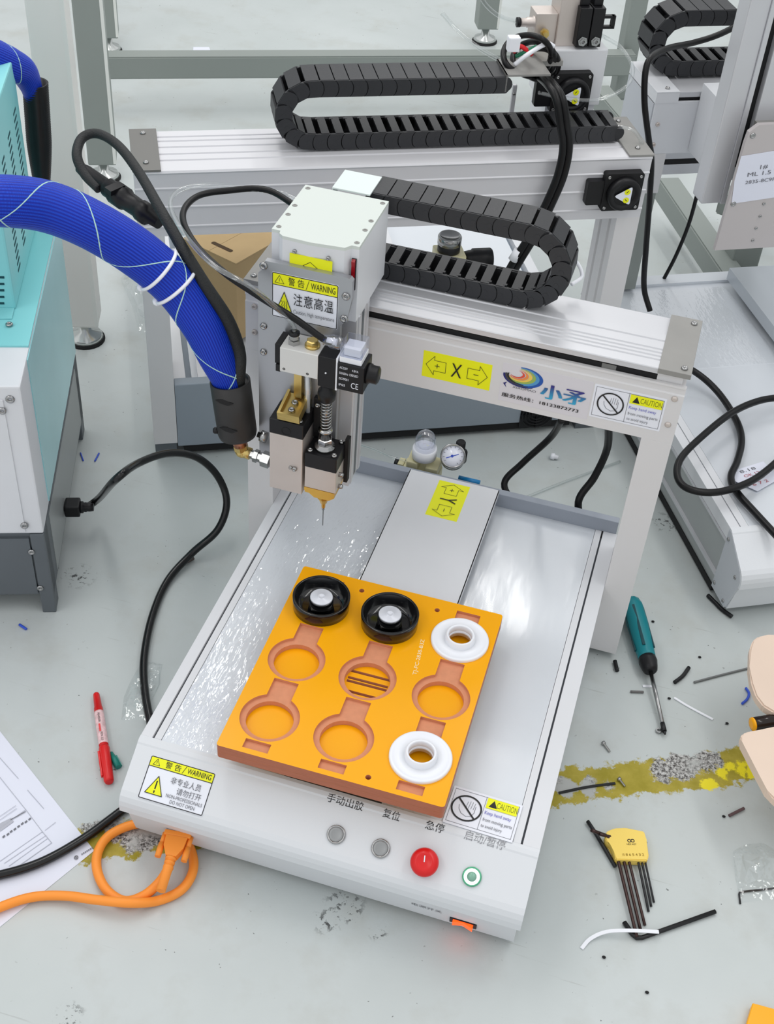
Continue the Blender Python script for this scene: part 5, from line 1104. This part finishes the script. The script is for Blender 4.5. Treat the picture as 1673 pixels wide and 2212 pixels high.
b = MB(); b.lathe((L * .62, 0, z), X, [(0, .0068), (.002, .0074), (L * .36, .0066), (L * .38, .0050)], n=16); CP = b.build('cap', REDP, t)
b = MB(); b.box(L * .66, L * .93, -.0092, -.0066, z - .002, z + .003, .0008); b.build('clip', REDP, CP)
t, L, z = rod_thing('pen_cap', 'dark green plastic pen cap half under the red marker', 'cap', (240, 1626), (256, 1657), .0045)
b = MB(); b.lathe((0, 0, z), X, [(0, .0025), (L * .5, .0042), (L, .0044)], n=12); b.build('shell', GRNP, t)
b = MB(); b.box(L * .3, L, .0035, .0052, z - .0015, z + .0015); b.build('clip', GRNP, t)
# screwdriver
t, L, z = rod_thing('screwdriver', 'phillips screwdriver with a turquoise handle beside the right gantry leg', 'tool', (1364, 1296), (1441, 1576), .0165)
hl = L * .58
b = MB(); b.lathe((0, 0, z), X, [(0, .0085), (.004, .0128), (.016, .0160), (hl * .35, .0165), (hl * .55, .0158), (hl * .78, .0135), (hl * .82, .0132)], n=10); HG = b.build('handle', CYAN, t)
for k in range(5):
    a_ = 2 * PI * k / 5 + .3; b = MB(); b.box(hl * .16, hl * .72, -.0022, .0022, .0132, .0158, .0007); T(b, Matrix.Translation((0, 0, z)) @ Matrix.Rotation(a_, 4, 'X')).build('grip_inlay', mat('dark_grip', (10, 66, 74), .5), HG)
b = MB(); b.lathe((hl * .82, 0, z), X, [(0, .0130), (hl * .05, .0138), (hl * .12, .0120), (hl * .16, .0105), (hl * .18, .0075)], n=16); b.build('collar', BLK, t)
b = MB(); b.cyl((hl * .98, 0, z), (L * .93, 0, z * .45), .0031, n=12); b.build('shaft', STEEL, t)
b = MB(); b.cyl((L * .925, 0, z * .45), (L * .98, 0, z * .38), .0035, n=12); b.cyl((L * .98, 0, z * .38), (L, 0, z * .36), .0030, .0012, n=8); b.build('tip', KEYB, t)
# hex key holder and keys
hc = fl(1330, 1795); HK = thing('key_holder', 'yellow plastic hex key holder on the floor at right', 'holder', (hc.x, hc.y, 0))
poly = [(1307, 1808), (1311, 1797), (1328, 1790), (1352, 1789), (1392, 1797), (1397, 1815), (1402, 1850), (1399, 1860), (1331, 1858), (1326, 1840), (1320, 1824), (1310, 1818)]
pts = [rel(HK, fl(u, v, .012)) for u, v in poly]; b = MB(); b.recalc = True
b.prism([(p.x, p.y) for p in pts], (0, 0, .0012), X, Y, Z * .0125)
bmesh.ops.bevel(b.bm, geom=[e for e in b.bm.edges], offset=.0012, segments=2, affect='EDGES'); HB = b.build('holder_body', YHOLD, HK)
u0 = (fl(1396, 1858) - fl(1331, 1858)).normalized(); v0 = Z.cross(u0); c_ = rel(HK, fl(1364, 1818, .0137)); pr = Print(c_, u0, v0, .0003); pr.ring(-.0022, .0012, .0026, .0010, INK, 16); pr.ring(.0022, .0012, .0026, .0010, INK, 16); pr.text('HEX KEY', -.0062, -.0052, .0062, -.0028, INK); pr.build('print', HB)
pr = Print(rel(HK, fl(1346, 1849, .0137)), u0, v0, .0003)
for k, s_ in enumerate(('10', '8', '6', '5', '4', '3', '2')): pr.text(s_, .0042 * k, 0, .0042 * k + .0026, .0036, mat('engraved_yellow', (150, 120, 30), .6))
pr.build('print', HB)
keys = [((1334, 1850), (1378, 2022), .0024, 'longest, leftmost hex key'), ((1346, 1850), (1387, 2005), .0022, 'second hex key from the left'), ((1357, 1850), (1396, 1993), .0020, 'third hex key from the left'), ((1377, 1850), (1404, 1963), .0017, 'fourth hex key, first of the thin group'), ((1385, 1850), (1410, 1952), .0016, 'fifth hex key, middle of the thin group'), ((1392, 1850), (1416, 1943), .0014, 'shortest hex key, rightmost')]
for k, (p0, p1, r, lb) in enumerate(keys):
    zk = .0085; a = fl(*p0, zk); q = fl(*p1, zk); d = (a - q).normalized(); top = a + d * (.030 - .002 * k); sd = Vector((-d.y, d.x, 0)) if k < 3 else Vector((d.y, -d.x, 0)); hk = top + sd * (.030 - .004 * k if k < 3 else .008) + Z * (.004 + .0058 * (2 - k) if k < 3 else .001)
    b = MB(); b.tube(smooth_path([Vector((q.x, q.y, r + .0003 + (.0025 if k == 0 else 0))), a, top - d * .005, top + sd * .0045 - d * .0012 + Z * .001, hk], 5), r, 6); o = b.build('hex_key', KEYM if k < 3 else KEYB); tag(o, 'bronze dark ' + lb + ' in the yellow holder' if k < 3 else 'dark ' + lb + ' in the yellow holder', 'tool', 'hex keys in the yellow holder')
def l_key(p0, p1, p2, r, lb, lift=0.0):
    z_ = r + .0004 + lift; b = MB(); P0, P1, P2 = fl(*p0, z_), fl(*p1, z_), fl(*p2, z_); b.tube([P0, P1 + (P0 - P1).normalized() * r * 2.6, P1 + ((P0 - P1).normalized() + (P2 - P1).normalized()) * r * .7, P1 + (P2 - P1).normalized() * r * 2.6, P2], r, 6); o = b.build('hex_key', KEYB); tag(o, lb, 'tool')
l_key((1349, 1992), (1375, 2030), (1546, 1969), .0031, 'loose black hex key lying below the yellow holder, white strip across it')
l_key((1600, 1952), (1597, 1927), (1720, 1914), .0013, 'thin loose hex key by the right edge, under the plastic bag')
l_key((1270, 1774), (1285, 1796), (1330, 1872), .0026, 'thick black hex key standing out behind the yellow holder', .001)
# strips and offcuts
def strip(name, pts, wd, m, lb, cat, z=.0012, th=.0012, group=None):
    P = smooth_path([fl(u, v, (z if len(r_) == 0 else r_[0])) for u, v, *r_ in pts], 5); b = MB(); rings = []
    for i, p in enumerate(P):
        d = (P[min(i + 1, len(P) - 1)] - P[max(i - 1, 0)]).normalized(); s_ = Vector((-d.y, d.x, 0)).normalized() * wd / 2
        rings.append([p - s_ - Z * th / 2, p + s_ - Z * th / 2, p + s_ + Z * th / 2, p - s_ + Z * th / 2])
    b.ring_sweep(rings, True, False, False); o = b.build(name, m); tag(o, lb, cat, group); return o
strip('cable_tie_strip', [(1257, 2049, .0012), (1276, 2028, .003), (1310, 2013, .007), (1358, 2010, .0105), (1424, 2013, .0090)], .0045, WPL, 'curved white plastic strip over the loose hex key', 'strip')
strip('cable_tie_strip', [(1457, 1507), (1490, 1527), (1541, 1554)], .0034, WPL, 'straight white plastic strip right of the screwdriver tip', 'strip')
strip('cable_tie_strip', [(1389, 1482), (1418, 1483)], .0040, WPL, 'short white plastic offcut under the screwdriver shaft', 'strip')
def bit(name, pts, r, m, lb, cat, n=8):
    b = MB(); b.tube(smooth_path([fl(u, v, r + .0004) for u, v in pts], 5), r, n); o = b.build(name, m); tag(o, lb, cat); return o
bit('tube_offcut', [(1329, 1428), (1334, 1449)], .0032, BLK, 'short black tube offcut left of the screwdriver', 'offcut')
bit('tube_offcut', [(1458, 1474), (1476, 1460), (1489, 1442)], .0030, BLK, 'curved black tube offcut right of the screwdriver', 'offcut')
bit('tube_offcut', [(1363, 1494), (1391, 1495)], .0018, mat('grey_bit', (106, 104, 104), .6), 'thin grey offcut left of the screwdriver shaft', 'offcut')
bit('tube_offcut', [(1576, 1762), (1592, 1754), (1608, 1746)], .0021, mat('brown_bit', (92, 70, 72), .6), 'brown bent offcut on the floor at right', 'offcut')
bit('tube_offcut', [(388, 1217), (404, 1213), (418, 1205)], .0030, mat('brown_tube', (88, 78, 74), .5), 'dark brown tube offcut touching the black cord', 'offcut')
bit('tube_offcut', [(1530, 1286), (1548, 1304), (1560, 1316), (1582, 1332)], .0034, BLK, 'black rubber strip under the corner of the right robot', 'offcut')
bit('wire_offcut', [(1612, 1486), (1619, 1498), (1615, 1510), (1604, 1520)], .0019, BLUEW, 'curved blue wire offcut beside the beige stool', 'offcut')
bit('wire_offcut', [(174, 978), (180, 995)], .0012, BLUEW, 'thin blue wire offcut right of the melt unit', 'offcut')
bit('wire_offcut', [(214, 979), (205, 996)], .0014, BLUEW, 'blue wire offcut beside the arch of the black cord', 'offcut')
bit('wire_offcut', [(42, 1349), (57, 1359)], .0020, BLUEW, 'short blue wire offcut in front of the melt unit', 'offcut')
bit('pointed_tool', [(1500, 1474), (1560, 1458), (1640, 1438)], .0016, mat('grey_steel', (118, 120, 120), .4, .6), 'thin grey pointed rod sticking out from the beige stool', 'tool')
for u, v, lb in ((1423, 1581, 'hex nut by the screwdriver tip'),):
    c = fl(u, v); b = MB(); b.lathe((c.x, c.y, .0002), Z, [(0, .0046), (.0038, .0046), (.0038, .0028), (0, .0028)], n=6, smooth=False, closed=True); o = b.build('hex_nut', STEEL); tag(o, lb, 'nut')
def scr(p0, p1, lb):
    a, q = fl(*p0, .0032), fl(*p1, .0018); d = (q - a).normalized(); b = MB(); b.lathe(a, d, [(0, .0015), (0, .0030), (.0035, .0030), (.0036, .0017), ((q - a).length, .0016)], n=12); o = b.build('cap_screw', STEEL); tag(o, lb, 'screw')
scr((1303, 1603), (1318, 1624), 'small steel cap screw right of the front robot'); scr((1337, 1681), (1351, 1699), 'small steel cap screw on the yellow floor line')
strip('tape_offcut', [(1208, 1713), (1270, 1700), (1330, 1692)], .0036, BLK, 'black tape strip on the yellow line beside the front robot', 'offcut')
for k, (u, v, lb) in enumerate(((1411, 1344, 'black speck right of the screwdriver handle'), (1512, 1421, 'black speck left of the upper stool board'), (1446, 1510, 'black speck right of the screwdriver shaft'), (1571, 1564, 'black speck left of the lower stool board'), (1564, 1765, 'dark grey crumb left of the brown offcut'), (1305, 2069, 'black crumb below the white curved strip'), (1398, 2145, 'black crumb at the bottom of the floor'))):
    c = fl(u, v); b = MB(); b.sphere((c.x, c.y, .0016), .0021, (1.2, .9, .75), 8, 5); o = b.build('rubber_crumb', BLKM); tag(o, lb, 'crumb')
b = MB(); b.tube(smooth_path([fl(1128, 1078, .003), fl(1210, 1045, .003), fl(1280, 1019, .003), fl(1340, 997, .003)]), .0024, 8); o = b.build('clear_tube', CLEAR); tag(o, 'straight clear air tube lying on the floor behind the front robot', 'tube')
c = fl(1196, 992); b = MB(); b.lathe((c.x - .006, c.y, .0062), X, [(0, .003), (.001, .0058), (.007, .0058), (.008, .0040), (.014, .0036)], n=10); o = b.build('tube_plug', WPL); tag(o, 'small white plastic plug on the floor behind the front robot', 'plug')
# clear bags
def bag(pts, hgt, lb, seed_, name='plastic_bag', z0=.0006):
    r = random.Random(seed_); P = [fl(u, v) for u, v in pts]; c = sum(P, Vector()) / len(P); b = MB(); n = len(P); K = 7; rings = []
    for k in range(K):
        f = 1 - k / (K - 1); rings.append([b.bm.verts.new(c + (p - c) * f + Vector((r.uniform(-1, 1), r.uniform(-1, 1), 0)) * .006 * (0 < k) + Z * (z0 + (hgt * math.sin(PI * min(1, k / (K - 1) * 1.0) * .5) * r.uniform(.55, 1.1) if k else 0))) for p in P])
    for k in range(K - 1):
        b._fin([b.bm.faces.new((rings[k][i], rings[k][(i + 1) % n], rings[k + 1][(i + 1) % n], rings[k + 1][i])) for i in range(n)], False)
    o = b.build(name, BAGM); tag(o, lb, 'bag')
bag([(268, 1505), (283, 1470), (305, 1432), (330, 1430), (352, 1436), (342, 1480), (325, 1520), (318, 1560), (290, 1556), (262, 1556)], .010, 'crumpled clear plastic bag under the black cord left of the front robot', 3)
bag([(1585, 1838), (1610, 1825), (1650, 1822), (1700, 1850), (1710, 1940), (1650, 1945), (1600, 1950), (1590, 1900)], .010, 'clear plastic bag on the floor at the right edge', 8)
bag([(262, 600), (276, 588), (300, 592), (330, 620), (345, 690), (335, 722), (300, 715), (285, 660)], .03, 'crumpled clear plastic bag behind the hose', 5)
# low beige stool at the right edge
sc_ = fl(1660, 1560, .12); ST = thing('low_stool', 'low stool with two beige rounded seat boards at the right edge', 'stool', (sc_.x + .10, sc_.y, 0))
def board(poly, z_, name='seat_board'):
    pts = [rel(ST, fl(u, v, z_)) for u, v in poly]; b = MB(); b.prism([(p.x, p.y) for p in pts], (0, 0, z_ - .014), X, Y, Z * .014); bmesh.ops.bevel(b.bm, geom=[e for e in b.bm.edges], offset=.0022, segments=2, affect='EDGES'); return b.build(name, PINK, ST)
board([(1820, 1372), (1660, 1371), (1640, 1373), (1627, 1383), (1621, 1400), (1620, 1440), (1624, 1475), (1634, 1503), (1650, 1524), (1673, 1538), (1720, 1545), (1820, 1540)], .12)
board([(1820, 1540), (1673, 1570), (1620, 1578), (1606, 1583), (1600, 1591), (1604, 1602), (1640, 1672), (1658, 1706), (1672, 1725), (1700, 1745), (1820, 1760)], .12)
for u, v in ((1760, 1420), (1760, 1640)): c = rel(ST, fl(u, v, .1)); b = MB(); b.box(c.x - .012, c.x + .012, c.y - .012, c.y + .012, 0, .1058, .002); b.build('leg', mat('stool_leg', (190, 170, 152), .5), ST)
c = rel(ST, fl(1760, 1530, .09)); b = MB(); b.box(c.x - .015, c.x + .015, c.y - .10, c.y + .10, .078, .1058); b.build('cross_rail', mat('stool_leg', (190, 170, 152), .5), ST)
a, q = rel(ST, fl(1618, 1566, .106)), rel(ST, fl(1740, 1545, .106)); d = (q - a).normalized(); b = MB(); b.tube([a + d * .006, q], .009, 12); b.build('grip_bar', mat('brown_gloss', (30, 17, 12), .12), ST)
b = MB(); b.lathe(a, d, [(.004, .005), (.005, .0090), (.007, .0094), (.008, .008)], n=14); b.build('grip_ring', ORG, ST)
# corner of another orange fixture, bottom right
zf = .012; P0, P1, P2 = fl(1627, 2166, zf), fl(1700, 2186, zf), fl(1600, 2260, zf); e_, f_ = (P1 - P0).normalized(), (P2 - P0).normalized()
b = MB(); b.prism([(0, 0), (.27, 0), (.27, .20), (0, .20)], (P0.x, P0.y, 0.0), e_, f_, Z * zf); bmesh.ops.bevel(b.bm, geom=[e for e in b.bm.edges], offset=.0008, segments=1, affect='EDGES'); o = b.build('fixture_plate', ORG); tag(o, 'corner of an orange laminate plate in the bottom right corner', 'fixture')
# cardboard box between the machines
zk = .30; c = fl(510, 573, zk); l_, r_ = fl(405, 520, zk), fl(600, 522, zk)
e_ = (r_ - c).normalized(); f_ = Z.cross(e_)
BX = thing('cardboard_box', 'brown cardboard box with a slit standing on the rear robot deck', 'box', (c.x, c.y, .1502), math.degrees(math.atan2(e_.y, e_.x)))
hB = zk - .1502
b = MB(); b.box(0, .12, 0, .003, 0, hB); b.box(0, .003, .003, .12, 0, hB); b.box(.003, .12, .117, .12, 0, hB); b.box(.117, .12, .003, .117, 0, hB); b.box(.003, .117, .003, .117, 0, .003); b.build('box_walls', CARD, BX)
for y0, y1 in ((0, .0597), (.0603, .12)): b = MB(); b.box(0, .12, y0, y1, hB + .0002, hB + .0030); FLP = b.build('flap', CARD, BX)
b = MB(); b.prism(rrect(.020, .030, .028, .075, .003, 3), (0, 0, hB + .0031), X, Y, Z * .0004); b.build('slot', mat('slot_brown', (70, 52, 30), .8), FLP)
# ================================================================ tables in the background
def post(parent, u, v, hgt, sz, m=TABLEW, deg=0, z0=.045, foot=True):
    c = rel(parent, fl(u, v)); Mz = Matrix.Translation((c.x, c.y, 0)) @ Matrix.Rotation(math.radians(deg), 4, 'Z')
    b = MB(); b.box(-sz / 2, sz / 2, -sz / 2, sz / 2, z0, hgt, .004, Mz); lg = b.build('leg', m, parent)
    if foot:
        b = MB(); b.box(sz / 2 - .006, sz / 2 + .0006, -sz / 2 - .0006, -sz / 2 + .006, z0 + .004, hgt, 0, Mz); b.build('edge_strip', mat('pale_edge', (224, 226, 222), .4), lg)
    if foot:
        b = MB(); b.lathe((c.x, c.y, 0), Z, [(0, sz * .50), (.005, sz * .50), (.006, sz * .56), (.014, sz * .50), (.022, sz * .2), (z0 + .002, sz * .18)], n=22); b.build('levelling_foot', mat('chrome_foot', (205, 208, 206), .2, .8), parent)
        b = MB(); b.lathe((c.x, c.y, 0), Z, [(0, sz * .60), (.0045, sz * .60), (.0045, 0)], n=22); b.build('foot_pad', BLKM, parent)
    return lg
T1 = thing('workbench', 'pale workbench leg with a chrome foot standing left behind the hose', 'table', (fl(186, 733).x, fl(186, 733).y, 0))
post(T1, 186, 733, .95, .060, TABLEW, 20)
T2 = thing('workbench', 'large grey green workbench frame across the back of the floor', 'table', (fl(700, 150).x, fl(700, 150).y, 0))
post(T2, 226, 384, .95, .062, TABLEG, 24); post(T2, 235, 110, 1.1, .06, TABLEG, 24); post(T2, 1047, 90, 1.1, .06, TABLEG, 24)
def barz(parent, p0, p1, z_, wd, ht, m=TABLEG, name='stretcher'):
    a, q = rel(parent, fl(*p0, z_)), rel(parent, fl(*p1, z_)); d = (q - a).normalized(); n_ = Z.cross(d); b = MB()
    b.prism([(-wd / 2, -ht / 2), (wd / 2, -ht / 2), (wd / 2, ht / 2), (-wd / 2, ht / 2)], a, n_, Z, q - a); bmesh.ops.bevel(b.bm, geom=[e for e in b.bm.edges], offset=.003, segments=2, affect='EDGES'); return b.build(name, m, parent)
barz(T2, (224, 140), (1368, 135), .115, .045, .055); post(T2, 1338, 208, 1.1, .045, TABLEG, 27, .0, False)
barz(T2, (1295, 205), (1362, 285), .10, .045, .05)
T3 = thing('workbench', 'grey green workbench legs behind the right robot', 'table', (fl(1400, 690).x, fl(1400, 690).y, 0))
post(T3, 1572, 650, .40, .060, TABLEG, 27, .0, False); barz(T3, (1440, 405), (1580, 612), .09, .05, .05); barz(T3, (1560, 430), (1680, 470), .09, .05, .05)
# scraps on the far floor
for pts, lb in (([(418, 103), (452, 103), (457, 117), (417, 118)], 'white paper scrap lying on the far floor above the bar'), ([(343, 115), (362, 115), (363, 118), (342, 118)], 'tiny pale scrap on the far floor left of the white scrap')):
    b = MB(); P = [fl(u, v) for u, v in pts]; b.prism([(p.x, p.y) for p in P], (0, 0, .0005), X, Y, Z * .0012); o = b.build('paper_scrap', PAPER); tag(o, lb, 'paper')
